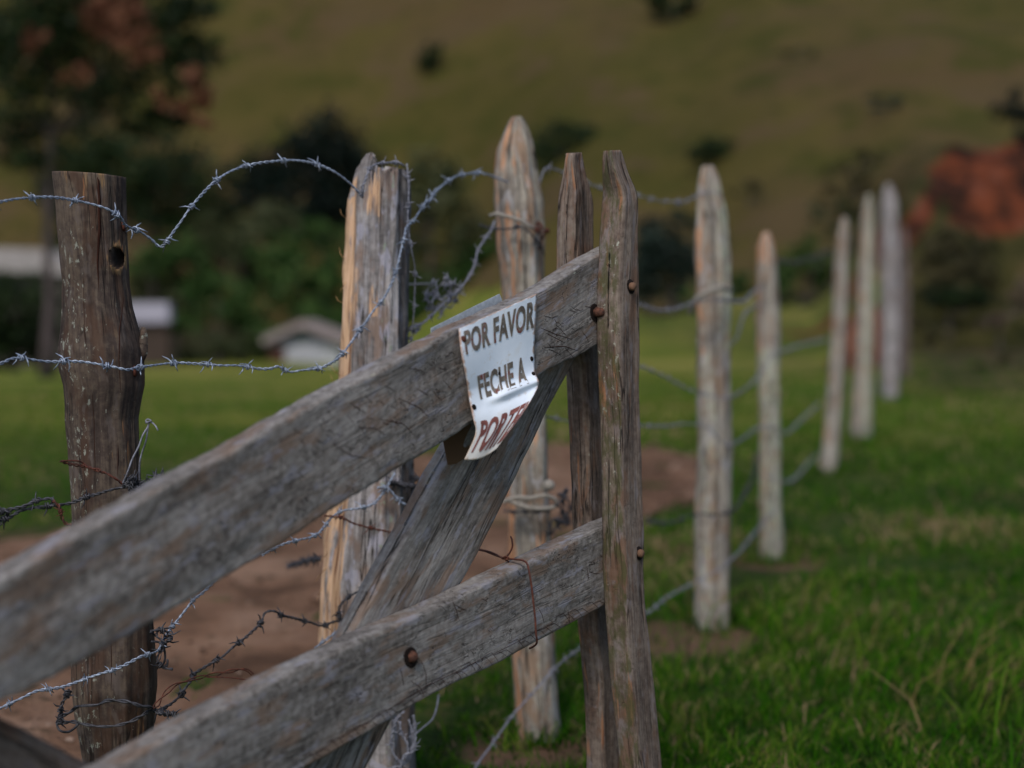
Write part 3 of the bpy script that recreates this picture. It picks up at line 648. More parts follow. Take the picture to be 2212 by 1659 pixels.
# split grey post
SEC = [(-.98, .35), (-.86, -.30), (-.62, -.62), (-.30, -.86), (.10, -.82), (.34, -.98), (.66, -.80), (.72, -.70), (.98, .05), (1.0, .5), (.5, .95), (-.5, .9)]
def top_split(px, py):
    peak = -.002 - .075 * sstep(.0, .9, abs(px + .35)) if px < -.02 else -.030 - .012 * nz(px * 4, py * 4)
    if px < -.55: peak -= .07 * (abs(px) - .55) / .45
    return peak - .034 * abs(nz(px * 6, py * 6, 2)) - .016 * abs(nz(px * 15, py * 15, 5)) - .006 * sstep(-.1, .05, px)
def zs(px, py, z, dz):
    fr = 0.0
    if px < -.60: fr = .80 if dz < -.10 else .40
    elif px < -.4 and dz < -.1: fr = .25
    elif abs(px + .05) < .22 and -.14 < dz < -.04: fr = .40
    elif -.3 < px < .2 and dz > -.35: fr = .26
    return (fr, .55 if .3 < px < .7 else .1, 0, .55 if (px > .76) else (.35 if -.66 < px < -.55 else 0))  # right face darkened in colour, as the side turned from the light
lvS = [(325, 775, 868), (340, 762, 878), (365, 752, 882), (388, 748, 883), (450, 744, 882), (517, 743, 880), (560, 742, 879), (646, 739, 878), (732, 738, 877), (814, 736, 879), (960, 722, 884), (1055, 713, 888), (1123, 706, 890), (1247, 692, 890), (1391, 685, 892), (1583, 700, 893), (1659, 706, 894)]
sp = post('split_post', 'thick grey split post with a jagged top and a pale orange freshly broken left face', lvS, 3.02, W_SPLIT, SEC, top_split, nth=110, nrow=380, rough=.009, zones=zs, seed=8.3, depth=.85)
M_SPL = flat('fresh_splinter', (.50, .30, .14), .9)
for (u, v, du, dv) in ((738, 560, -5, -26), (735, 655, -10, -16), (731, 812, -17, -24), (706, 1190, -14, 26), (700, 1225, -20, 34), (740, 470, -5, -18), (690, 1270, -6, 30), (741, 610, -6, 22), (722, 830, -8, -22)):
    a = P(u + 6, v, 2.99); b = P(u + du, v + dv, 2.985); c_ = a.lerp(b, .5) + Vector((-.003, 0, -.002))
    v_, f_ = limb([a, c_, b], [.0011, .0008, .0002], 4); me = mesh('splinter', v_, f_); fix_normals(me); link('splinter', me, M_SPL, sp)

SEC2 = [(-1, .3), (-.72, -.55), (-.1, -.95), (.55, -.8), (.95, -.1), (.8, .7), (0, 1), (-.7, .8)]
def zA(px, py, z, dz): return (.56 if px < -.62 else (.38 if px < .0 and dz > -.5 else .24), .45 if px > -.2 else .1, .1, .4 if px > .86 else 0)
lvA = [(253, 1108, 1124), (262, 1101, 1131), (272, 1096, 1136), (300, 1084, 1146), (322, 1076, 1151), (380, 1068, 1160), (435, 1068, 1172), (490, 1072, 1174), (607, 1080, 1174), (760, 1084, 1176), (950, 1090, 1186), (1075, 1092, 1190), (1250, 1098, 1198), (1430, 1104, 1204), (1560, 1115, 1211), (1615, 1119, 1213)]
pa = post('pointed_post', 'sharpened reddish grey post with a pale cord tied round it, behind the gate', lvA, 3.56, W_POST, SEC2, None, nth=64, nrow=200, rough=.007, zones=zA, seed=5)
lvB = [(358, 1520, 1534), (372, 1513, 1543), (400, 1507, 1555), (468, 1503, 1570), (551, 1501, 1576), (640, 1504, 1577), (716, 1508, 1575), (820, 1508, 1578), (948, 1509, 1582), (1100, 1505, 1582), (1240, 1502, 1579), (1373, 1502, 1577)]
def zP(fr, li, mo=.0):
    return lambda px, py, z, dz: (fr if px < -.55 else fr * .2, li if px > -.4 else li * .3, mo, 0)
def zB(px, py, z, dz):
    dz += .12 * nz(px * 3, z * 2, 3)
    if dz < -.62: return (.35 if px < -.7 else 0, .75 if px < -.02 else .2, 0, .35 if -.02 < px < .12 else (.22 if px > .1 else 0))  # lit left face painted pale, shaded right face painted darker
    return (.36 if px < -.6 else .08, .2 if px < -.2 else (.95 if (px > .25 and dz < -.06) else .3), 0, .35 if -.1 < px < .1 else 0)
SECB = [(-1, .35), (-.86, -.5), (-.02, -.85), (.08, -.55), (.62, -.5), (1, .1), (.8, .8), (0, 1), (-.7, .9)]
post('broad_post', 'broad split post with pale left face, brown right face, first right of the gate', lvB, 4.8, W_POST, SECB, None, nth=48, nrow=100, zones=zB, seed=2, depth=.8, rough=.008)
lvC = [(501, 1651, 1660), (512, 1645, 1666), (534, 1638, 1673), (580, 1636, 1679), (634, 1636, 1683), (716, 1637, 1686), (850, 1640, 1688), (948, 1641, 1690), (1100, 1642, 1692), (1222, 1643, 1695)]
post('thin_post', 'pale green grey post with an orange pointed tip, right of the broad post', lvC, 6.1, W_POST, SEC2, None, nth=32, nrow=70, seed=6,
     zones=lambda px, py, z, dz: (.50 if dz > -.15 else (.42 if px < -.62 else .0), 1.0 if dz < -.5 else .35, .05, 0))
lvD = [(468, 1820, 1828), (482, 1815, 1833), (520, 1808, 1835), (620, 1802, 1833), (716, 1798, 1829), (948, 1780, 1815), (1034, 1766, 1805)]
post('thin_post', 'slim grey post leaning to the right, halfway along the fence', lvD, 9.3, W_POST, SEC2, None, nth=24, nrow=50, seed=7, zones=zP(.3, .4))
lvE = [(420, 1874, 1881), (436, 1868, 1885), (468, 1861, 1888), (600, 1855, 1890), (716, 1850, 1889), (948, 1838, 1884)]
post('thin_post', 'pale greenish post standing just right of the leaning post', lvE, 11.8, W_POST, SEC2, None, nth=24, nrow=50, seed=9, zones=zP(.3, 1.0))
lvF = [(398, 1915, 1924), (412, 1909, 1932), (440, 1905, 1940), (600, 1903, 1946), (736, 1904, 1946), (800, 1904, 1944)]
post('thin_post', 'broad bluish grey post near the far end of the fence', lvF, 17.5, W_SPLIT, SEC2, None, nth=24, nrow=50, seed=10, zones=zP(.1, .1))
lvG = [(492, 1950, 1958), (520, 1946, 1963), (620, 1945, 1966), (760, 1945, 1966)]
post('thin_post', 'farthest post, small and dim, right behind the bluish grey one', lvG, 22, W_DARK, SEC2, None, nth=20, nrow=40, seed=11, zones=zP(.1, .3))

# ------------------------------------------------------------------ gate
S0 = P(1300, 650, 2.66); L0 = P(0, 1350, 1.66)
gd = Vector((S0.x - L0.x, S0.y - L0.y, 0)).normalized()          # along the gate
gn = Vector((-gd.y, gd.x, 0))                                       # through it, away from the camera
if gn.y < 0: gn = -gn
g0 = S0.copy()
gate = empty('farm_gate', (0, 2.0, 0), 'old weathered wooden farm gate with two sloping planks and a diagonal brace', 'gate')
gate.location = Vector((S0.x, S0.y, 0))
def member(name, A, B, off, thick, mat, m=26, k=8, rows=220, rough=.0025, bev=.006, zones=None, seed=0, endtaper=0, parent=gate, ragged=.003, label=None):
    """a timber whose front face runs between pixel lines A and B on the gate's plane, off metres behind its front"""
    p0 = g0 + gn * off
    def samp(L, t):
        s = t * (len(L) - 1); i = min(int(s), len(L) - 2); f = s - i; return (lerp(L[i][0], L[i + 1][0], f), lerp(L[i][1], L[i + 1][1], f))
    rings, G, A_ = [], [], {'fresh': [], 'lichen_and_lit': [], 'moss': [], 'dark_and_shade': []}
    prevc = None; dist = seed * 3.3
    for r in range(rows + 1):
        t = r / rows
        a = on_plane(*samp(A, t), p0, gn); b = on_plane(*samp(B, t), p0, gn)
        w = (b - a).length; ax = (b - a) / w; c = (a + b) / 2
        if prevc is not None: dist += (c - prevc).length
        prevc = c; ring = []
        cr = []
        for i in range(m + 1): cr.append((i / m, 0.0))
        for i in range(1, k): cr.append((1.0, i / k))
        for i in range(m + 1): cr.append((1 - i / m, 1.0))
        for i in range(1, k): cr.append((0.0, 1 - i / k))
        for (fx, fy) in cr:
            x = fx * w; yv = fy * thick
            bx = max(0, bev - min(x, w - x)); by = max(0, bev - min(yv, thick - yv))
            if bx > 0 and by > 0:                                            # round the arrises
                L = math.hypot(bx, by); kx = (L - bev) if L > bev else 0
                if kx > 0:
                    x += (bx / L * kx) * (1 if x < w / 2 else -1); yv += (by / L * kx) * (1 if yv < thick / 2 else -1)
            q = a + ax * x + gn * yv
            d = rough * (1.3 * fbm((dist * 3, fx * 2 + seed, fy), 3) + .5 * nz(dist * 14, x * 30, seed))
            e = ragged * (nz(dist * 9, seed + 20 * (fx > .5)) + .6 * nz(dist * 31, seed + 5 + 20 * (fx > .5)))
            q = q - gn * d * (1 if fy < .5 else -1) * (1 if 0 <= fy <= 1 else 0) + ax * e * (abs(fx - .5) * 2) ** 3 * (-1 if fx < .5 else 1)
            ring.append(q); G.append((dist, x + seed, yv))
            zn = zones(dist - seed * 3.3, fx, fy, t) if zones else (0, .12, 0, 0)
            for kk, val in zip(A_, zn): A_[kk].append(val)
        rings.append(ring)
    v, f = loft(rings); me = mesh(name, v, f, {'gco': np.array(G), **A_}); fix_normals(me)
    o = link(name, me, mat, parent)
    if label: o['label'] = label
    return o
TR_T = [(-260, 1385), (0, 1250), (268, 1101), (575, 930), (691, 865), (850, 781), (991, 709), (1100, 662), (1160, 634), (1230, 590), (1297, 548), (1336, 528)]
TR_B = [(-260, 1675), (0, 1520), (153, 1446), (326, 1348), (517, 1233), (599, 1182), (718, 1104), (862, 1013), (1004, 928), (1164, 814), (1304, 740), (1340, 722)]
def resamp(L, us):
    xs = [p[0] for p in L]; ys = [p[1] for p in L]; return [(u, interp(u, xs, ys)) for u in us]
US = list(np.linspace(-260, 1338, 60))
def zrail(d, fx, fy, t): return (0, .30 if fx < .12 else .14, .12 if fx < .02 and t > .5 else 0, 0)
rail1 = member('top_plank', resamp(TR_T, US), resamp(TR_B, US), 0, .046, W_RAIL, rows=420, m=40, zones=zrail, seed=1, ragged=.0035)
LR_T = [(-200, 1885), (249, 1658), (431, 1554), (623, 1453), (816, 1365), (988, 1290.6), (1137, 1216), (1323, 1128), (1350, 1116)]
LR_B = [(-200, 2230), (300, 1888), (667, 1659), (835, 1561), (916, 1511), (1084, 1429.6), (1259, 1336), (1330, 1297), (1352, 1286)]
US = list(np.linspace(-200, 1350, 60))
def zlow(d, fx, fy, t): return (0, .28, .10, 0)
rail2 = member('lower_plank', resamp(LR_T, US), resamp(LR_B, US), 0, .046, W_RAIL, rows=420, m=40, zones=zlow, seed=4, ragged=.002)
# braces, behind the planks
BR_L = [(1335, 560), (1222, 700), (1110, 850), (1010, 1000), (915, 1108), (868, 1190), (822, 1300), (790, 1362), (740, 1470), (665, 1600), (600, 1720), (520, 1880)]
BR_R = [(1440, 520), (1330, 700), (1262, 790), (1201, 864), (1113, 1027), (1075, 1113), (1022, 1209), (993, 1271), (930, 1400), (840, 1564), (790, 1670), (700, 1860)]
BRL2 = [(1105, 750), (964, 1003), (768, 1358), (640, 1590), (520, 1810)]
BRR2 = [(1282, 700), (1146, 965), (970, 1316), (843, 1562), (715, 1812)]
def zbr(d, fx, fy, t): return (0, .30, .05, 0)
brace = member('brace', BRL2, BRR2, .048, .040, W_BRACE, rows=300, m=26, zones=zbr, seed=7, rough=.004, ragged=.0025)
B2_T = [(-260, 1415), (0, 1548), (230, 1668), (420, 1765), (600, 1850)]; B2_B = [(-260, 1710), (0, 1850), (230, 1980), (420, 2080), (600, 2160)]
member('brace', B2_T, B2_B, .050, .040, W_STILE, rows=80, m=14, seed=11, label='darker brace in the lower left corner', zones=lambda d, fx, fy, t: (0, 0, 0, .35))
# stiles: square bars, hewn to a blunt tip
FS = [(323, 1333, 1357), (330, 1331, 1360), (372, 1337, 1368), (415, 1347, 1380), (427, 1347, 1381), (520, 1341, 1380), (618, 1337, 1382), (740, 1336, 1384), (900, 1341, 1385), (1116, 1345, 1392), (1300, 1352, 1396), (1480, 1364, 1415), (1659, 1382, 1433), (2150, 1418, 1490)]
def zst(d, fx, fy, t):
    side = fx < .02 or fy > .02 and fx < .5
    return (.36 if (.25 < t < .36 and side) else (.26 if fx < .03 else 0), (.62 if side and .10 < t < .40 else .15), (.8 if side else .05), 0)
def stile(levels, off, th, seed, zones, tipw):
    vv = [a[0] for a in levels]; rows = list(np.linspace(vv[0], vv[-1], 110))
    A = [(interp(v, vv, [a[1] for a in levels]), v) for v in rows]; B = [(interp(v, vv, [a[2] for a in levels]), v) for v in rows]
    o = member('stile', A, B, off, th, W_STILE, rows=300, m=14, k=14, seed=seed, zones=zones, rough=.003, bev=.007, ragged=.0012)
    # hew the tip: draw the back face forward over the top 9 cm
    me = o.data; zt = max(v.co.z for v in me.vertices)
    for v in me.vertices:
        f = sstep(.100, .0, zt - v.co.z)
        if f > 0:
            wp = v.co - g0; dn = wp.dot(gn) - off; v.co -= gn * (dn - th * .42) * f * tipw
            if zt - v.co.z < .012: v.co.z -= .004 * abs(nz(v.co.x * 60, v.co.y * 60))
    return o
st1 = stile(FS, -.052, .050, 2, zst, .62)
BS = [(328, 1250, 1268), (336, 1248, 1270), (380, 1247, 1274), (439, 1243, 1283), (520, 1242, 1284), (600, 1244, 1285), (700, 1248, 1290), (790, 1262, 1306), (920, 1268, 1312), (1116, 1274, 1318), (1300, 1283, 1330), (1480, 1300, 1345), (1659, 1306, 1352), (2120, 1338, 1394)]
def zs2(d, fx, fy, t): return (.3 if (fx < .06) else .0, .2, .25 if fy > .02 and fx < .5 else 0, .18 if fx > .1 and fy < .02 else 0)  # front face darkened in colour, as the shaded side of the bar
st2 = stile(BS, .049, .046, 5, zs2, .55)

# hardware on the gate
def lathe(name, prof, center, axis, mat, parent, sides=20, squash=1.0):
    a = axis.orthogonal().normalized(); b = axis.cross(a); rings = []
    for (r, h) in prof:
        rings.append([center + axis * h + (a * math.cos(t) + b * math.sin(t) * squash) * r for t in [2 * math.pi * k / sides for k in range(sides)]])
    v, f = loft(rings); me = mesh(name, v, f); fix_normals(me); return link(name, me, mat, parent)
M_BOLT = metal('rusted_bolt_iron', (.028, .011, .007), (.115, .042, .024), .1, .85)
M_HOLE = flat('bolt_hole_dark', (.010, .006, .005), .95)
front = -gn
def bolt(u, v, r, obj, proud=.010):
    q = surf_pt(obj, u, v) or on_plane(u, v, g0, gn)
    lathe('bolt_hole', [(r * 1.75, -.004), (r * 1.75, .0012), (r * 1.5, .0014), (.0002, .0006)], q, front, M_HOLE, gate, squash=1.25)
    b = lathe('bolt', [(r * 1.15, -.002), (r * 1.2, proud * .3), (r, proud * .55), (r * .95, proud), (r * .6, proud * 1.25), (.0003, proud * 1.3)], q + Vector((.003, 0, .001)), front, M_BOLT, gate, sides=6)
bolt(887, 1420, .0085, rail2, .006); bolt(1285, 676, .0085, rail1, .014)
M_PEG = flat('peg_end_grain', (.15, .085, .055), .9)
for (u, v) in ((1362, 619), (1380, 1195)):
    q = surf_pt(st1, u, v); 
    if q:
        lathe('bolt_hole', [(.0115, -.004), (.0115, .0012), (.0002, .0008)], q, front, M_HOLE, gate, squash=1.3)
        lathe('peg', [(.0075, -.004), (.008, .004), (.0078, .007), (.006, .0095), (.0003, .010)], q, front, M_PEG, gate, 8)
q = P(1326, 1436, 2.68)
v_, f_ = limb([q, q + Vector((.016, -.004, .001)), q + Vector((.030, -.006, .0015))], [.0016, .0014, .0018], 6); me = mesh('nail', v_, f_); fix_normals(me); link('nail', me, M_BOLT, gate)
# long saw gouges and the drying cracks on the planks, cut as thin dark recesses
def gouge(obj, pix, w=.0008):
    ps = []
    for (a, b), (c_, d) in zip(pix, pix[1:]):
        for k in range(5):
            q = surf_pt(obj, lerp(a, c_, k / 5), lerp(b, d, k / 5))
            if q: ps.append(q + gn * .0004)
    if len(ps) < 3: return
    rings = []
    for i, p in enumerate(ps):
        k = i / (len(ps) - 1); ww = w * (math.sin(math.pi * (.06 + .88 * k))) + .0001
        d = (ps[min(i + 1, len(ps) - 1)] - ps[max(i - 1, 0)]).normalized(); s_ = d.cross(gn).normalized()
        rings.append([p - s_ * ww, p - gn * .0011, p + s_ * ww, p + gn * .0015])
    v, f = loft(rings); me = mesh('saw_gouge', v, f); fix_normals(me); link('saw_gouge', me, M_CRACK, gate)
def zz6(*a): return [z6(x, y) for x, y in a]
for g in (zz6((165, 1080), (215, 1150), (240, 1240), (243, 1370)), zz6((105, 1300), (180, 1350), (215, 1420), (232, 1470)), zz6((0, 1170), (20, 1260), (35, 1360)), zz6((480, 555), (515, 640), (555, 770)),
          zz6((500, 590), (560, 628), (630, 655)), zz6((1270, 620), (1310, 690), (1330, 780)), zz6((330, 610), (390, 615), (430, 660)), zz6((1545, 640), (1560, 720), (1555, 790)),
          zz6((1720, 250), (1735, 320), (1730, 380)), zz6((1740, 290), (1800, 310), (1850, 305)), zz6((750, 540), (790, 555), (805, 575))):
    gouge(rail2, g)
for k in range(44):                                                   # scalloped saw marks along the lower arris
    t = k / 43; u = lerp(600, 1310, t) + random.uniform(-5, 5); vb = interp(u, [p[0] for p in LR_B], [p[1] for p in LR_B]); hgt = random.uniform(9, 26)
    gouge(rail2, [(u, vb - 3), (u - 5, vb - hgt * .5), (u - 15, vb - hgt), (u - 30 - hgt * .4, vb - hgt + 4 + .3 * hgt)], random.uniform(.0004, .0008))
gouge(rail2, resamp([(a, b - 26) for a, b in LR_B], list(np.linspace(680, 1200, 16))), .0007)
for g in ([(720, 960), (760, 985), (800, 990)], [(1168, 708), (1200, 722), (1245, 735)], [(1180, 720), (1230, 745)], [(755, 870), (800, 900)], [(1175, 750), (1220, 748), (1270, 765)], [(860, 860), (905, 880), (930, 905)], [(820, 905), (870, 915), (900, 945)]):
    gouge(rail1, g, .0011)
for k in range(60):
    u = random.uniform(560, 985) if k < 44 else random.uniform(1175, 1280)
    f = random.uniform(.05, .45) if k < 44 else random.uniform(.2, .8)
    vt = interp(u, [p[0] for p in TR_T], [p[1] for p in TR_T]); vb = interp(u, [p[0] for p in TR_B], [p[1] for p in TR_B]); v = lerp(vt, vb, f) + 12
    L = random.uniform(10, 34); a = random.uniform(-.2, 1.0); cu = random.uniform(-6, 6)
    gouge(rail1, [(u, v), (u + L * .5 * math.cos(a), v + L * .5 * math.sin(a) + cu * .5), (u + L * math.cos(a), v + L * math.sin(a) - cu)], random.uniform(.0003, .0008))

# ------------------------------------------------------------------ the sign
ROWS = [(0, (991, 710), (1160, 634), 0), (.2, (996, 760), (1157, 695), 0), (.4, (1007, 815), (1154, 752), .0), (.55, (1012, 850), (1156, 803), .003),
        (.65, (1017, 880), (1164, 828), .016), (.75, (1023, 908), (1152, 856), .030), (.86, (1027, 938), (1128, 894), .034), (1.0, (1003, 993), (1072, 970), .022)]
def sgn(s, t):
    ts = [r[0] for r in ROWS]
    def sm(vals):                                     # smooth interpolation in t
        i = max(k for k in range(len(ts)) if ts[k] <= t); i = min(i, len(ts) - 2); f = (t - ts[i]) / (ts[i + 1] - ts[i])
        p0, p1, p2, p3 = vals[max(i - 1, 0)], vals[i], vals[i + 1], vals[min(i + 2, len(vals) - 1)]
        return .5 * (2 * p1 + (p2 - p0) * f + (2 * p0 - 5 * p1 + 4 * p2 - p3) * f * f + (3 * p1 - p0 - 3 * p2 + p3) * f ** 3)
    lu, lv = sm([r[1][0] for r in ROWS]), sm([r[1][1] for r in ROWS]); ru, rv = sm([r[2][0] for r in ROWS]), sm([r[2][1] for r in ROWS])
    u, v = lerp(lu, ru, s), lerp(lv, rv, s); o = sm([r[3] for r in ROWS])
    bow = .007 * math.sin(math.pi * min(1, max(0, (t - .02) / .5))) * (1 - s) ** 3
    curl = o * (.35 + .65 * s) + .0075 + bow + .0006 * math.sin(s * 9 + t * 5)
    crease = .010 * math.exp(-((t - .62 - .03 * (1 - s)) / .035) ** 2) * sstep(.15, .55, s)
    if t > .55: v += 9 * math.sin(math.pi * s) * sstep(.55, .95, t)
    return on_plane(u, v, g0 - gn * (curl + crease), gn)
sign = empty('gate_sign', sgn(.5, .3), 'bent white metal sign reading POR FAVOR FECHE A PORTEIRA on the gate top plank', 'sign')
NS, NT = 40, 72; v = []; G = []
for j in range(NT + 1):
    for i in range(NS + 1):
        v.append(sgn(i / NS, j / NT)); G.append((i / NS, j / NT, 0))
f = [(j * (NS + 1) + i, j * (NS + 1) + i + 1, (j + 1) * (NS + 1) + i + 1, (j + 1) * (NS + 1) + i) for j in range(NT) for i in range(NS)]
me = mesh('sign_plate', v, f, {'gco': np.array(G)}); fix_normals(me)
m = Mat('enamelled_sign', .55, .3); g = m.attr('gco', True)
n = m.noise(m.vm(g, (9, 14, 1)), 1, 5, .65); n2 = m.noise(g, 60, 4, .7); n3 = m.noise(m.vm(g, (3, 4, 1)), 1, 3, .5)
c = m.ramp(n3, [(.3, (.66, .74, .84)), (.6, (.76, .83, .92)), (.75, (.72, .76, .80))])
ex = m.sep(g, 0); ey = m.sep(g, 1)
edge = m.mth('MINIMUM', m.mth('MINIMUM', ex, m.mth('SUBTRACT', 1.0, ex)), m.mth('MULTIPLY', m.mth('MINIMUM', ey, m.mth('SUBTRACT', 1.0, ey)), 1.6))
rust = m.rmp(m.mth('SUBTRACT', m.mth('MULTIPLY', n, .16), edge), .045, .085)
c = m.mix(c, (.36, .17, .07), m.mth('MULTIPLY', rust, .8))
c = m.mix(c, (.50, .42, .32), m.mth('MULTIPLY', m.rmp(n, .56, .72), .5)); c = m.mix(c, (.25, .09, .04), m.rmp(n2, .70, .76, 0, .8))
c = m.mix(c, (.55, .48, .38), m.mth('MULTIPLY', m.rmp(ey, .7, .98), .6))
m.color(c); m.bump(n, .2, .001); M_SIGN = m.m
plate = link('sign_plate', me, M_SIGN, sign)
md = plate.modifiers.new('thickness', 'SOLIDIFY'); md.thickness = .0012; md.offset = 0
m = Mat('faded_lettering', .5, .3); p = m.pos(); n = m.noise(p, 38, 4, .6); n2 = m.noise(p, 130, 3, .6)
c = m.ramp(n, [(.30, (.085, .065, .052)), (.47, (.13, .11, .09)), (.57, (.20, .17, .14)), (.62, (.17, .06, .05)), (.75, (.20, .04, .04))])
m.color(m.mix(c, (.30, .28, .24), m.rmp(n2, .55, .7, 0, .45))); M_INK = m.m
M_INK2 = flat('faded_red_lettering', (.20, .075, .065), .7, .3, 60)
def lettering(body, s0, s1, t0, t1, squeeze=None, shear=0, ink=None):
    cu = bpy.data.curves.new('tmp', 'FONT'); cu.body = body; cu.size = 1; cu.offset = .038; cu.space_character = 1.06; cu.resolution_u = 3
    o = bpy.data.objects.new('tmp', cu); COL.objects.link(o); dg = bpy.context.evaluated_depsgraph_get(); dg.update()
    me = bpy.data.meshes.new_from_object(o.evaluated_get(dg)); bpy.data.objects.remove(o)
    bm = bmesh.new(); bm.from_mesh(me); bmesh.ops.triangulate(bm, faces=bm.faces)
    bmesh.ops.remove_doubles(bm, verts=bm.verts, dist=1e-5)
    for _ in range(2):
        es = [e for e in bm.edges if e.calc_length() > .12]; bmesh.ops.subdivide_edges(bm, edges=es, cuts=1); bmesh.ops.triangulate(bm, faces=bm.faces)
    xs = [q.co.x for q in bm.verts]; ys = [q.co.y for q in bm.verts]; x0, x1, y0, y1 = min(xs), max(xs), min(ys), max(ys)
    for q in bm.verts:
        a = (q.co.x - x0) / (x1 - x0); b = (q.co.y - y0) / (y1 - y0)
        if squeeze: a = squeeze(a)
        s = lerp(s0, s1, a) + shear * b; t = lerp(t1, t0, b)
        q.co = sgn(min(.985, s), t) - gn * .0016
    bm.verts.ensure_lookup_table(); seen = set()
    for q in bm.verts:                                   # one object per letter
        if q.index in seen: continue
        st, isl = [q], []
        seen.add(q.index)
        while st:
            a = st.pop(); isl.append(a)
            for e in a.link_edges:
                b = e.other_vert(a)
                if b.index not in seen: seen.add(b.index); st.append(b)
        ids = {a.index: k for k, a in enumerate(isl)}
        fs = [tuple(ids[w.index] for w in fc.verts) for fc in bm.faces if fc.verts[0].index in ids]
        me2 = mesh('letter', [a.co for a in isl], fs); link('letter', me2, ink or M_INK, plate)
    bm.free()
lettering('POR FAVOR', .05, .972, .050, .238)
lettering('FECHE A', .145, .86, .42, .618)
lettering('PORTEIRA', .07, .985, .768, .955, squeeze=lambda a: a / .62 * .86 if a < .62 else .86 + (a - .62) / .38 * .14, shear=.03, ink=M_INK2)
for (s, t, r) in ((.045, .115, .0040), (.965, .56, .0030), (.955, .455, .0030), (.04, .655, .0035), (.47, .47, .0022)):
    q = sgn(s, t) - gn * .0008
    lathe('sign_nail', [(r * 1.3, -.001), (r * 1.2, .0012), (r * .7, .0024), (.0002, .0028)], q, front, M_RUST if t < .2 else M_HOLE, sign, 10, 1.2)
# folded sheet on the far side of the top plank
bp = empty('metal_plate', P(1005, 700, 2.5), 'thin grey metal plate standing up behind the top plank beside the sign', 'plate')
def sheet(name, pix, off, mat, parent, th=.0012):
    a = [on_plane(u, v, g0 + gn * off, gn) for u, v in pix]; b = [q + gn * th for q in a]; n = len(a)
    me = mesh(name, a + b, [tuple(range(n)), tuple(range(2 * n - 1, n - 1, -1))] + [(i, (i + 1) % n, (i + 1) % n + n, i + n) for i in range(n)]); fix_normals(me)
    return link(name, me, mat, parent, False)
M_ZINC = metal('dull_zinc_sheet', (.34, .38, .42), (.50, .55, .60), .3, .5)
sheet('upper_sheet', [c8(92, 400), c8(372, 258), c8(380, 300), c8(400, 420), c8(100, 560)], .0485, M_ZINC, bp)
sheet('upper_sheet', [c8(374, 256), c8(660, 115), c8(680, 160), c8(700, 300), c8(395, 430)], .0515, M_ZINC, bp)
M_BACK = flat('brown_board_back', (.095, .055, .030), .85)
sheet('lower_flap', [(955, 935), (1012, 905), (1028, 938), (1024, 955), (1006, 988), (985, 1002), (968, 1004), (962, 975)], .0465, M_BACK, bp, .0012)

# ------------------------------------------------------------------ wires
def cr(pts, step):
    out = []; n = len(pts)
    for i in range(n - 1):
        p0, p1, p2, p3 = pts[max(i - 1, 0)], pts[i], pts[i + 1], pts[min(i + 2, n - 1)]
        k = max(2, int((p2 - p1).length / step))
        for j in range(k):
            f = j / k; out.append(.5 * (2 * p1 + (p2 - p0) * f + (2 * p0 - 5 * p1 + 4 * p2 - p3) * f * f + (3 * p1 - p0 - 3 * p2 + p3) * f ** 3))
    out.append(pts[-1].copy()); return out
def frames(path):
    fr = []; a = None
    for i, p in enumerate(path):
        d = (path[min(i + 1, len(path) - 1)] - path[max(i - 1, 0)]).normalized()
        a = d.orthogonal().normalized() if a is None else (a - d * a.dot(d)).normalized()
        fr.append((d, a, d.cross(a)))
    return fr
def tube(name, path, r, mat, parent, sides=6, taper=False):
    fr = frames(path); rings = []
    for i, (p, (d, a, b)) in enumerate(zip(path, fr)):
        rr = r if not taper else r * (1 - .6 * i / len(path))
        rings.append([p + (a * math.cos(t) + b * math.sin(t)) * rr for t in [2 * math.pi * k / sides for k in range(sides)]])
    v, f = loft(rings); me = mesh(name, v, f); return link(name, me, mat, parent)
def barb_mesh(mat, seed, r=.0011):
    rnd = random.Random(seed); bm_v, bm_f = [], []
    for w in range(2):
        ph = w * math.pi / 2 + rnd.uniform(-.4, .4); pts = []; R = .0036; turns = 1.25
        L1, L2 = rnd.uniform(.009, .013), rnd.uniform(.009, .013)
        for k in range(13):
            t = ph + 2 * math.pi * turns * k / 12; pts.append(Vector(((k / 12 - .5) * .006 + (w - .5) * .004, math.cos(t) * R, math.sin(t) * R)))
        d0 = (pts[0] - pts[1]).normalized(); d1 = (pts[-1] - pts[-2]).normalized()
        pts = [pts[0] + (d0 + Vector((rnd.uniform(-.5, .3), 0, 0))) * L1, pts[0] + d0 * L1 * .4] + pts + [pts[-1] + d1 * L2 * .4, pts[-1] + (d1 + Vector((rnd.uniform(-.3, .5), 0, 0))) * L2]
        fr = frames(pts); rings = []
        for i, (p, (d, a, b)) in enumerate(zip(pts, fr)):
            rr = r * (.35 if i in (0, len(pts) - 1) else 1); rings.append([p + (a * math.cos(t) + b * math.sin(t)) * rr for t in [2 * math.pi * k / 5 for k in range(5)]])
        v, f = loft(rings); k0 = len(bm_v); bm_v += v; bm_f += [tuple(i + k0 for i in q) for q in f]
    me = mesh('barb', bm_v, bm_f); me.shade_smooth(); me.materials.append(mat); return me
BARBS = {}
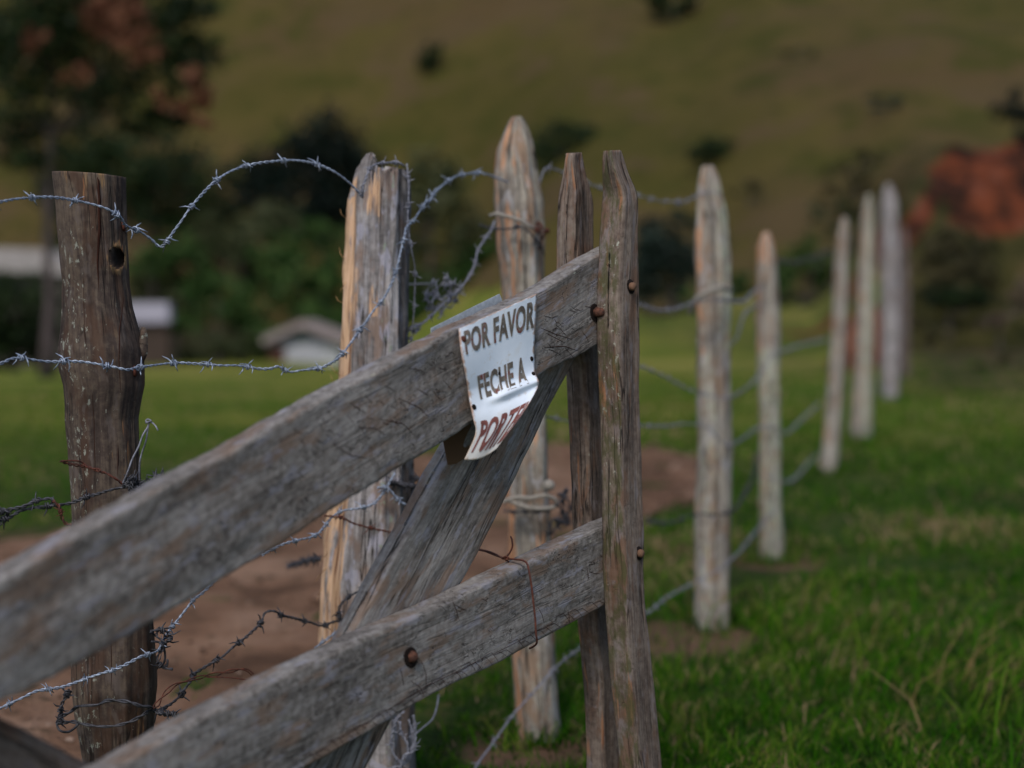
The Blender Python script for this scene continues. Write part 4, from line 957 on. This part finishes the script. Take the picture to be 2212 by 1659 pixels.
def wire(label, pix, mat=None, spacing=.062, twist=.024, sr=.0014, sep_=.0015, step=.0028, name='barbed_wire', group='strands of barbed wire', barbs=None, phase=.5, bscale=1.0, single=False, jitter=.0, cat='wire'):
    """pix: (u, v, distance) of points along the strand"""
    mat = mat or M_WIRE
    if mat is M_WIREOLD: bscale *= 1.3; sr *= 1.15
    pts = [P(u, v, y) for u, v, y in pix]; path = cr(pts, step); root = empty(name, pts[0].copy(), label, cat, group)
    if jitter: path = [p + Vector((nz(i * .07, 1), nz(i * .07, 5), nz(i * .07, 9))) * jitter for i, p in enumerate(path)]
    fr = frames(path); L = [0]
    for a, b in zip(path, path[1:]): L.append(L[-1] + (b - a).length)
    if single: tube('strand', path, sr, mat, root)
    else:
        for w in (0, math.pi):
            q = []
            for p, (d, a, b), l in zip(path, fr, L):
                t = 2 * math.pi * l / twist + w + .8 * math.sin(l * 31); e = sep_ * (1 + .35 * math.sin(l * 47)); q.append(p + (a * math.cos(t) + b * math.sin(t)) * e)
            tube('strand', q, sr, mat, root, 5)
    if not single and spacing:
        key = mat.name
        if key not in BARBS: BARBS[key] = [barb_mesh(mat, s) for s in range(5)]
        pos = barbs if barbs else [spacing * (k + phase) + random.uniform(-.006, .006) for k in range(int(L[-1] / spacing))]
        for k, s in enumerate(pos):
            if s >= L[-1]: continue
            i = min(range(len(L)), key=lambda j: abs(L[j] - s)) if len(L) < 40 else int(np.searchsorted(L, s)); i = min(i, len(path) - 1)
            d, a, b = fr[i]; M = Matrix((d, a, b)).transposed().to_4x4() @ Matrix.Rotation(random.uniform(0, 6.28), 4, 'X') @ Matrix.Scale(bscale * random.uniform(.9, 1.15), 4); M.translation = path[i]
            o = bpy.data.objects.new('barb', random.choice(BARBS[key])); COL.objects.link(o); o.parent = root
            o.matrix_parent_inverse = Matrix.Translation(-root.location); o.matrix_basis = M
    return root
def pth(cv, pts): return [(*cv(x, y), d) for x, y, d in pts]

Wt = [(-60, 445, 2.32)] + pth(c1, [(0, 412, 2.36), (100, 395, 2.40), (240, 388, 2.44), (380, 405, 2.48), (520, 440, 2.50), (600, 485, 2.52), (630, 530, 2.55), (700, 560, 2.60), (760, 600, 2.62), (800, 636, 2.63), (835, 620, 2.63), (870, 565, 2.64), (910, 510, 2.65), (950, 450, 2.66), (1010, 380, 2.68), (1080, 310, 2.70), (1160, 258, 2.73), (1260, 225, 2.76), (1380, 208, 2.79), (1480, 203, 2.82), (1580, 220, 2.85), (1680, 260, 2.87), (1760, 320, 2.89), (1820, 385, 2.91)])
wire('top strand of barbed wire arching from the round post up to the split post', Wt, spacing=.080, phase=.45, bscale=1.25)
wire('barbed wire end looped over the broken top of the split post', pth(z2, [(350, 400, 2.92), (345, 340, 2.90), (370, 270, 2.90), (400, 200, 2.91), (450, 165, 2.93), (530, 158, 2.96), (600, 160, 2.99), (640, 185, 3.02)]), M_WIREGREY, spacing=.045)
wire('thin barbed wire dangling down the right side of the split post', pth(c1, [(2045, 220, 3.02), (2055, 330, 2.99), (2050, 520, 2.98), (2068, 650, 2.98), (2086, 750, 3.0), (2083, 900, 3.02), (2078, 1000, 3.03), (2065, 1110, 3.04), (2060, 1180, 3.04)]), M_WIREGREY, spacing=.07, sr=.0010, sep_=.0010)
Ws = [(-60, 800, 2.36)] + pth(c1, [(0, 1225, 2.38), (60, 1200, 2.40), (120, 1198, 2.42), (240, 1215, 2.45), (400, 1215, 2.48), (550, 1237, 2.49), (640, 1256, 2.50), (690, 1246, 2.53), (760, 1235, 2.56), (870, 1222, 2.6), (980, 1225, 2.62), (1100, 1234, 2.64), (1200, 1235, 2.66), (1300, 1251, 2.68), (1360, 1250, 2.69), (1400, 1240, 2.70), (1455, 1266, 2.71), (1520, 1258, 2.72), (1600, 1250, 2.74), (1660, 1225, 2.76), (1710, 1190, 2.79), (1760, 1125, 2.82), (1830, 1030, 2.86), (1880, 955, 2.88), (1930, 895, 2.89), (1985, 780, 2.91), (2015, 660, 2.93), (2035, 580, 2.95)])
Ws += pth(z2, [(655, 605, 2.97), (700, 560, 3.0), (740, 500, 3.04), (790, 430, 3.08)]) + pth(c3, [(600, 560, 3.16), (640, 510, 3.2), (700, 455, 3.25), (760, 420, 3.3), (830, 408, 3.35), (900, 405, 3.40), (960, 425, 3.44), (1040, 455, 3.47)])
wire('second strand of barbed wire swinging from the round post up past the split post', Ws, spacing=.074, phase=.2, bscale=1.25)
# tangle between split post and pointed post
wire('grey barbed wire rising from the split post to the cord on the pointed post', pth(c3, [(500, 1255, 3.05), (560, 1240, 3.08), (620, 1190, 3.1), (680, 1130, 3.15), (740, 1080, 3.2), (785, 1030, 3.22), (830, 970, 3.26), (860, 900, 3.3), (870, 840, 3.33), (905, 780, 3.36), (945, 725, 3.40), (965, 670, 3.43)]), M_WIREGREY, spacing=.05)
for k, L in enumerate(([(600, 1120), (590, 1060), (630, 1010), (650, 1070), (620, 1130), (670, 1160), (720, 1090), (690, 1040), (730, 1010), (770, 1060), (800, 1080)],
                       [(640, 1180), (600, 1150), (640, 1090), (700, 1110), (760, 1060), (740, 1130), (680, 1170), (650, 1210)],
                       [(590, 1080), (640, 1060), (700, 980), (720, 1060), (660, 1100), (610, 1060), (580, 1090)])):
    wire(['snarled loops of grey wire bunched between split post and pointed post', 'lower coil of the snarled grey wire beside the split post', 'loose upper curl of the snarled grey wire beside the split post'][k],
         pth(c3, [(x, y, 3.14 + .05 * ((i * 7 + k * 3) % 4)) for i, (x, y) in enumerate(L)]), M_WIREGREY, spacing=.085, sr=.0010, sep_=.0011, jitter=.008)
wire('faint thin wire running level between the split post and the snarl', pth(c3, [(470, 1020, 3.3), (540, 1018, 3.35), (620, 1015, 3.4)]), M_WIREGREY, single=True, sr=.0018, name='thin_wire', group='loose lengths of wire')
wire('small knot of barbed wire curled at the right edge of the split post', pth(c3, [(490, 1350, 3.04), (475, 1300, 3.04), (505, 1265, 3.04), (530, 1260, 3.05), (550, 1270, 3.06), (520, 1280, 3.05), (500, 1260, 3.05)]), M_WIREGREY, spacing=.03)
# pointed post onwards
wire('top strand of barbed wire passing behind the gate stiles to the broad post', pth(c3, [(1180, 520, 3.62), (1215, 450, 3.64), (1250, 378, 3.68), (1330, 395, 3.75), (1420, 430, 3.8), (1510, 475, 3.85), (1560, 490, 3.9), (1640, 505, 4.0), (1770, 530, 4.1), (1880, 560, 4.2), (1990, 560, 4.3)]) + pth(c5, [(260, 318, 4.25), (330, 332, 4.35), (400, 330, 4.42), (450, 318, 4.5), (510, 288, 4.62), (560, 275, 4.66), (610, 272, 4.66), (640, 300, 4.7)])[2:], M_WIREGREY, spacing=.08, step=.005)
wire('second level strand reaching the cord round the broad post', pth(c5, [(-60, 800, 3.7), (60, 830, 3.8), (210, 860, 4.0), (300, 888, 4.2), (400, 880, 4.4), (480, 850, 4.6), (540, 835, 4.66), (620, 832, 4.66), (690, 842, 4.8), (750, 842, 5.2), (800, 795, 5.7), (850, 760, 6.0)]), M_WIREGREY, spacing=.09, step=.006)
wire('slack wire curving down from the orange tipped post to the broad post', pth(c5, [(680, 1070, 4.85), (715, 1030, 5.0), (735, 960, 5.2), (765, 895, 5.4), (830, 850, 5.9)]), M_WIREGREY, spacing=.09, step=.006)
wire('strand climbing from the broad post past the orange tipped post to the leaning post', pth(c5, [(150, 1160, 3.9), (250, 1195, 4.1), (350, 1240, 4.3), (430, 1285, 4.5), (520, 1320, 4.66), (640, 1345, 4.7), (700, 1335, 4.9), (780, 1280, 5.3), (850, 1200, 5.8), (900, 1120, 6.0), (960, 1100, 6.2), (1050, 1070, 7.2), (1180, 1040, 9.0)]), M_WIREGREY, spacing=.1, step=.007)
wire('lower strand sagging between gate and broad post then climbing to the leaning post', [(1180, 900, 3.62), (1240, 912, 3.75), (1300, 915, 3.9)] + pth(c5, [(210, 1490, 4.1), (350, 1492, 4.4), (450, 1480, 4.6), (560, 1500, 4.66), (660, 1590, 4.75), (740, 1560, 5.1), (830, 1500, 5.7), (900, 1500, 6.0), (970, 1530, 6.2), (1060, 1450, 7.2), (1150, 1370, 9.0)]), M_WIREGREY, spacing=.1, step=.007)
wire('dark wire wrapped round the broad post and rising to the orange tipped post', pth(c6, [(230, 410, 4.3), (350, 420, 4.5), (490, 375, 4.64), (560, 380, 4.64), (630, 375, 4.7), (680, 350, 4.8), (710, 310, 4.9), (745, 250, 5.2), (775, 180, 5.5), (800, 60, 5.9)]), M_WIREOLD, spacing=.07, step=.006)
wire('far wire rising right of the orange tipped post to the leaning post', pth(c6, [(820, 170, 6.0), (900, 200, 6.0), (950, 212, 6.2), (1000, 180, 7.2), (1060, 110, 8.6), (1110, 70, 9.2)]), M_WIREGREY, spacing=.1, step=.008)
wire('dim wire high between the orange tipped post and the leaning post', pth(c5, [(900, 620, 6.05), (1000, 640, 6.8), (1060, 628, 7.4), (1130, 610, 8.2), (1210, 570, 9.2)]), M_WIREOLD, spacing=.1, step=.008)
wire('lowest strand of barbed wire rising to the right past both stiles and the broad post', [(1000, 1720, 3.1)] + pth(c4, [(880, 1659, 3.2), (950, 1560, 3.28), (1050, 1420, 3.36), (1140, 1320, 3.42), (1230, 1220, 3.46), (1290, 1165, 3.55), (1370, 1110, 3.7), (1500, 1040, 3.9)]) + pth(c6, [(190, 900, 4.0), (260, 860, 4.1), (350, 790, 4.3), (480, 720, 4.6), (600, 655, 4.62), (700, 570, 4.9), (800, 450, 5.6), (900, 340, 6.0)]), M_WIREGREY, spacing=.085, step=.005)
# tied cords
def cord(label, pts, r, mat=M_CORD, name='tie_cord', grp='pale cords tied round posts'):
    path = cr([P(*q) for q in pts], .006); root = empty(name, path[0].copy(), label, 'cord', grp); tube('strand', path, r, mat, root, 8); return root
cord('pale grey cord slanting across the upper part of the sharpened post', [(*c3(940, 640), 3.47), (*c3(975, 630), 3.46), (*c3(1040, 645), 3.46), (*c3(1110, 668), 3.46), (*c3(1170, 705), 3.47), (*c3(1215, 720), 3.52)], .0045)
wire('rusty wire knot at the right end of the upper pale cord', pth(c3, [(1160, 690, 3.48), (1200, 720, 3.47), (1230, 700, 3.47), (1200, 680, 3.48), (1215, 740, 3.48), (1265, 715, 3.5), (1230, 760, 3.5), (1215, 830, 3.52)]), M_RUST, spacing=.02, name='wire_tie', group='rusty wire ties')
wire('dark wire under the upper pale cord on the sharpened post', pth(c3, [(880, 690, 3.46), (950, 710, 3.46), (1040, 712, 3.46), (1120, 705, 3.46), (1200, 780, 3.48), (1240, 860, 3.52)]), M_WIREOLD, spacing=.06, name='wire_tie')
cord('looped white cord round the lower part of the sharpened post', [(*c4(1000, 462), 3.46), (*c4(1060, 440), 3.46), (*c4(1130, 442), 3.45), (*c4(1190, 430), 3.45), (*c4(1235, 445), 3.46), (*c4(1245, 475), 3.47), (*c4(1190, 490), 3.45), (*c4(1110, 482), 3.45), (*c4(1050, 462), 3.46), (*c4(1010, 450), 3.47)], .0050)
kn = empty('cord_knot', P(*c4(1212, 385), 3.45), 'small round white knot above the lower looped cord', 'knot', 'pale cords tied round posts')
lathe('knot', [(.002, -.013), (.011, -.010), (.0155, 0), (.012, .009), (.003, .014)], kn.location.copy(), Vector((0, 0, 1)), M_CORD, kn, 14)
wire('dark wire tangle right of the white knot on the sharpened post', pth(c4, [(1010, 500, 3.46), (1100, 505, 3.46), (1200, 500, 3.46), (1260, 460, 3.47), (1290, 400, 3.5), (1270, 500, 3.5), (1300, 560, 3.52), (1230, 540, 3.47), (1220, 600, 3.48), (1310, 480, 3.5), (1250, 420, 3.47)]), M_WIREOLD, spacing=.03, jitter=.003)
cord('thick pale cord slung round the broad split post, right of the gate', [(*c5(470, 905), 4.7), (*c5(490, 850), 4.66), (*c5(525, 808), 4.64), (*c5(590, 780), 4.64), (*c5(640, 770), 4.66), (*c5(680, 780), 4.74)], .0085)
# round post, left side
wire('upper dark strand running in from the left to the round post', pth(z3, [(-120, 1240, 2.42), (0, 1215, 2.44), (90, 1190, 2.45), (300, 1140, 2.46), (450, 1075, 2.47), (600, 1040, 2.48), (680, 1035, 2.48), (740, 1120, 2.48), (800, 1160, 2.48)]), M_WIREOLD, spacing=.055, sr=.0016, sep_=.0019)
wire('lower dark strand running in from the left and across the round post', pth(z3, [(-120, 1350, 2.42), (0, 1320, 2.44), (130, 1280, 2.45), (260, 1200, 2.46), (400, 1165, 2.47), (600, 1130, 2.48), (760, 1120, 2.48), (900, 1100, 2.49), (1000, 1070, 2.49), (1120, 1020, 2.49), (1280, 975, 2.49), (1420, 930, 2.49), (1560, 895, 2.50), (1700, 880, 2.50), (1780, 870, 2.51)]), M_WIREOLD, spacing=.07, sr=.0015)
wire('rusty wire stub hanging down left of the round post', pth(z3, [(700, 1060, 2.47), (770, 1130, 2.47), (800, 1230, 2.47), (830, 1320, 2.47), (880, 1370, 2.47), (950, 1380, 2.47)]), M_RUST, spacing=.04, name='wire_tie', group='rusty wire ties')
wire('rusty doubled wire hook crossing the round post above the top plank', pth(z3, [(800, 540, 2.46), (880, 570, 2.47), (1000, 595, 2.48), (1120, 610, 2.49), (1220, 640, 2.49), (1320, 680, 2.49), (1400, 700, 2.49), (1500, 760, 2.49), (1600, 830, 2.50), (1680, 890, 2.5)]), M_RUST, spacing=0, sr=.0014, name='wire_tie', group='rusty wire ties', barbs=None)
wire('rusty wire bight above the doubled hook at the post edge', pth(z3, [(800, 540, 2.46), (900, 535, 2.47), (1030, 540, 2.48), (1100, 570, 2.49), (1200, 635, 2.49), (1290, 640, 2.485), (1320, 660, 2.48), (1290, 680, 2.48), (1270, 650, 2.48)]), M_RUST, single=True, sr=.0015, name='wire_tie', group='rusty wire ties')
wire('dark wire knot wrapped at the right side of the round post', pth(z3, [(1620, 880, 2.49), (1700, 800, 2.48), (1740, 760, 2.48), (1790, 830, 2.49), (1700, 900, 2.48), (1780, 930, 2.49), (1840, 850, 2.50), (1740, 820, 2.48), (1690, 870, 2.48), (1800, 890, 2.49), (1900, 855, 2.50), (1990, 840, 2.5), (2060, 770, 2.45), (2120, 750, 2.4)]), M_WIREOLD, spacing=.02, sr=.0018)
wire('left leg of the upright grey wire loop right of the round post', pth(z3, [(1620, 830, 2.48), (1680, 690, 2.47), (1740, 520, 2.47), (1830, 340, 2.47), (1880, 200, 2.47), (1940, 100, 2.48), (1965, 20, 2.48)]), M_WIREGREY, single=True, sr=.0017, name='thin_wire', group='loose lengths of wire')
wire('right leg of the upright grey wire loop right of the round post', pth(z3, [(1835, 800, 2.50), (1840, 560, 2.49), (1870, 430, 2.49), (1920, 280, 2.48), (1945, 120, 2.48), (1970, 10, 2.48)]), M_WIREGREY, single=True, sr=.0017, name='thin_wire', group='loose lengths of wire')
wire('curled tip of the upright grey wire loop above the round post tangle', pth(z3, [(1920, 40, 2.48), (1990, 10, 2.47), (1940, -10, 2.48), (1920, 20, 2.48), (1995, 30, 2.475), (2050, 80, 2.47), (2080, 140, 2.47)]), M_WIREGREY, single=True, sr=.0014, name='thin_wire', group='loose lengths of wire')
# under the top plank
wire('bright barbed wire sloping up across the foot of the round post', [(-90, 1575, 2.38), (0, 1530, 2.42)] + pth(z4, [(0, 890, 2.44), (150, 820, 2.45), (340, 790, 2.46), (480, 765, 2.47), (650, 705, 2.48), (800, 650, 2.48), (920, 610, 2.48), (1080, 560, 2.48), (1230, 500, 2.48), (1400, 410, 2.49), (1480, 380, 2.5), (1560, 360, 2.52), (1640, 320, 2.55), (1690, 220, 2.57), (1760, 100, 2.6), (1830, 10, 2.62)]) + pth(c2, [(870, 905, 2.66), (915, 868, 2.68), (980, 800, 2.7)]), spacing=.062, sr=.0015)
wire('dark barbed loops hanging right of the round post foot', pth(z4, [(1540, 90, 2.55), (1660, 75, 2.56), (1760, 110, 2.57), (1770, 190, 2.57), (1700, 260, 2.57), (1650, 350, 2.57), (1625, 430, 2.57), (1670, 510, 2.57), (1730, 540, 2.57), (1815, 550, 2.57)]), M_WIREOLD, spacing=.028, sr=.0013)
wire('inner dark loop of wire right of the round post foot', pth(z4, [(1550, 215, 2.55), (1640, 220, 2.56), (1690, 260, 2.56), (1720, 360, 2.57), (1715, 450, 2.57), (1690, 510, 2.57), (1745, 510, 2.57), (1750, 430, 2.57)]), M_WIREOLD, single=True, sr=.0018, name='thin_wire', group='loose lengths of wire')
wire('short dark wire crossing between the two loops at the post foot', pth(z4, [(1545, 95, 2.55), (1600, 140, 2.56), (1670, 190, 2.56), (1740, 230, 2.56)]), M_WIREOLD, single=True, sr=.0015, name='thin_wire', group='loose lengths of wire')
wire('upper wire hoop bound round the foot of the round post', pth(z4, [(400, 1200, 2.52), (470, 1120, 2.5), (560, 1075, 2.49), (650, 1010, 2.48), (760, 995, 2.475), (900, 985, 2.475), (1010, 935, 2.47), (1150, 935, 2.47), (1300, 955, 2.47), (1420, 1000, 2.475), (1530, 1010, 2.49), (1600, 1040, 2.52)]), M_WIREOLD, spacing=0, sr=.0017, twist=.06)
wire('lower wire hoop bound round the foot of the round post', pth(z4, [(420, 1210, 2.51), (500, 1200, 2.49), (580, 1190, 2.485), (660, 1205, 2.48), (800, 1235, 2.475), (950, 1250, 2.47), (1120, 1240, 2.47), (1300, 1190, 2.475), (1450, 1110, 2.48), (1540, 1050, 2.5), (1600, 1050, 2.52)]), M_WIREOLD, spacing=0, sr=.0015, twist=.05)
wire('knotted barbed wire standing left of the round post foot', pth(z4, [(545, 800, 2.47), (520, 870, 2.46), (480, 940, 2.46), (450, 1010, 2.46), (440, 1090, 2.46), (420, 1160, 2.46), (400, 1220, 2.46), (450, 1180, 2.46), (460, 1080, 2.46), (430, 1030, 2.45)]), M_WIREOLD, spacing=.03, sr=.0014)
wire('open wire bight hanging below the knot left of the round post foot', pth(z4, [(400, 1210, 2.46), (415, 1270, 2.46), (460, 1310, 2.46), (540, 1315, 2.47), (610, 1275, 2.48), (660, 1220, 2.48)]), M_WIREOLD, single=True, sr=.0019, name='thin_wire', group='loose lengths of wire')
wire('dark barbed wire rising from the post foot over the bare earth to the split post', pth(z4, [(1560, 1050, 2.5), (1640, 1085, 2.52), (1700, 1040, 2.54), (1800, 970, 2.56), (1900, 880, 2.58), (1970, 780, 2.6), (2060, 660, 2.62)]) + pth(c2, [(870, 1240, 2.64), (930, 1200, 2.66), (1000, 1160, 2.68), (1050, 1115, 2.70), (1120, 1060, 2.73), (1175, 1005, 2.76), (1195, 960, 2.77), (1235, 952, 2.78), (1275, 972, 2.8), (1330, 985, 2.83), (1400, 1003, 2.86), (1450, 1018, 2.88), (1500, 1002, 2.9), (1545, 990, 2.92)]), M_WIREOLD, spacing=.062)
wire('short dark barbed end at the foot of the round post, right', pth(z4, [(1580, 1060, 2.51), (1650, 1085, 2.5), (1720, 1090, 2.5), (1790, 1085, 2.5), (1850, 1110, 2.5)]), M_WIREOLD, spacing=.03, barbs=[.03, .045])
wire('rusty doubled wire arching over the bare earth from the post foot', pth(z4, [(1570, 1040, 2.5), (1640, 960, 2.52), (1740, 830, 2.54), (1850, 740, 2.56), (1980, 700, 2.58), (2100, 660, 2.6)]) + pth(c2, [(960, 1240, 2.64), (1040, 1222, 2.66), (1105, 1215, 2.68), (1140, 1238, 2.69)]), M_RUST, spacing=0, sr=.0013, twist=.09, sep_=.003, name='wire_tie', group='rusty wire ties')
wire('rusty wire tail under the doubled arch, ending on the lower plank', pth(c2, [(930, 1250, 2.62), (1000, 1250, 2.63), (1060, 1254, 2.64), (1112, 1262, 2.65)]), M_RUST, single=True, sr=.0012, name='wire_tie', group='rusty wire ties')
wire('bright barbed wire climbing to a knot behind the top plank at the split post', pth(c2, [(1180, 700, 2.72), (1255, 658, 2.74), (1330, 635, 2.76), (1420, 612, 2.8), (1465, 570, 2.84), (1500, 525, 2.87), (1550, 498, 2.88), (1620, 488, 2.89), (1680, 470, 2.9), (1720, 430, 2.91), (1745, 390, 2.92), (1780, 330, 2.93)]), spacing=.05)
wire('bright barbed wire dropping right from the knot at the split post to the brace', pth(c2, [(1700, 395, 2.9), (1750, 400, 2.91), (1800, 455, 2.92), (1860, 485, 2.93), (1920, 520, 2.94)]), spacing=.035)
wire('thick black wire twist between the split post and the brace', pth(c2, [(1750, 370, 2.94), (1800, 380, 2.96), (1870, 392, 2.98), (1940, 425, 3.0), (1990, 440, 3.0)]), M_WIREOLD, spacing=.014, sr=.0018)
wire('short dark barbed wire just below the top plank right of the split post', pth(c2, [(1760, 330, 3.0), (1830, 350, 3.02), (1900, 355, 3.05), (1990, 352, 3.08)]), M_WIREOLD, spacing=.045)
wire('rusty barbed wire crossing the split post under the top plank', pth(c2, [(1462, 522, 2.84), (1540, 532, 2.86), (1600, 558, 2.88), (1690, 582, 2.89), (1740, 592, 2.9), (1820, 616, 2.92), (1880, 640, 2.94)]), M_RUST, spacing=.07, sr=.0012, name='wire_tie', group='rusty wire ties')
wire('dull greenish wire touching the split post from the left', pth(c2, [(1290, 750, 3.6), (1340, 740, 3.5), (1390, 722, 3.3), (1445, 716, 3.1)]), M_WIREOLD, spacing=.05, sr=.0014)
wire('dark barbed wire against the lower face of the split post', pth(c2, [(1530, 1000, 2.89), (1530, 935, 2.89), (1575, 885, 2.89), (1630, 860, 2.89), (1670, 850, 2.9), (1660, 790, 2.92)]), M_WIREOLD, spacing=.035)
wire('bright barbed wire end at the lower plank in front of the split post', pth(c2, [(1420, 1120, 2.86), (1460, 1090, 2.87), (1500, 1060, 2.88), (1550, 1035, 2.89), (1620, 1000, 2.9)]), spacing=.03)
# loops hanging at the split post below the lower plank
for k, L in enumerate(([(560, 1400), (520, 1450), (500, 1540), (520, 1610), (560, 1640), (590, 1600), (600, 1520), (580, 1440)], [(540, 1450), (545, 1500), (575, 1560), (560, 1640), (500, 1659), (470, 1680)], [(600, 1420), (610, 1500), (600, 1580), (560, 1600), (545, 1659), (530, 1720)])):
    wire(['outer hanging loop of grey barbed wire at the split post below the lower plank', 'middle hanging loop of grey barbed wire below the lower plank', 'rear hanging strand of grey barbed wire below the lower plank'][k], pth(c4, [(x, y, 2.9 - .015 * k) for x, y in L]), M_WIREGREY, spacing=.045, sr=.0016)
wire('thin wire rising from the hanging loops to the lower plank', pth(c4, [(590, 1525, 2.92), (640, 1480, 2.95), (685, 1440, 3.0), (705, 1390, 3.05), (715, 1330, 3.1)]), M_WIREGREY, single=True, sr=.0018, name='thin_wire', group='loose lengths of wire')
# tie round the lower plank
wire('rusty tie wire wrapped round the lower plank with a twisted knot', [(*z6(700, 60), 2.66), (*z6(725, 88), 2.62), (*z6(790, 105), 2.58), (*z6(880, 140), 2.53), (*z6(965, 168), 2.50), (*z6(1060, 178), 2.475), (*z6(1130, 188), 2.45), (*z6(1172, 220), 2.415), (*z6(1195, 320), 2.405), (*z6(1215, 450), 2.405), (*z6(1232, 600), 2.405), (*z6(1245, 720), 2.405), (*z6(1252, 850), 2.405), (*z6(1262, 930), 2.41), (*z6(1245, 970), 2.44), (*z6(1195, 998), 2.49)], M_RUST, spacing=0, single=True, sr=.0019, name='wire_tie', group='rusty wire ties')
wire('second turn of the rusty tie wire above the lower plank', pth(z6, [(725, 85, 2.62), (800, 100, 2.57), (870, 125, 2.53), (930, 160, 2.5), (960, 175, 2.49), (985, 150, 2.49), (1015, 110, 2.49), (1035, 60, 2.49), (1032, 0, 2.49), (1020, -30, 2.5)]), M_RUST, single=True, sr=.0016, name='wire_tie', group='rusty wire ties')
wire('cut end of the rusty tie wire knot below its twist', pth(z6, [(940, 170, 2.49), (975, 150, 2.485), (1000, 165, 2.485), (970, 185, 2.485), (1000, 195, 2.49), (990, 235, 2.49)]), M_RUST, single=True, sr=.0015, name='wire_tie', group='rusty wire ties')
wire('rusty staple wire bent over the face of the brace', pth(c4, [(828, 398, 2.52), (835, 425, 2.51), (858, 455, 2.51), (872, 490, 2.51), (882, 525, 2.52)]), M_RUST, single=True, sr=.0018, name='wire_tie', group='rusty wire ties')
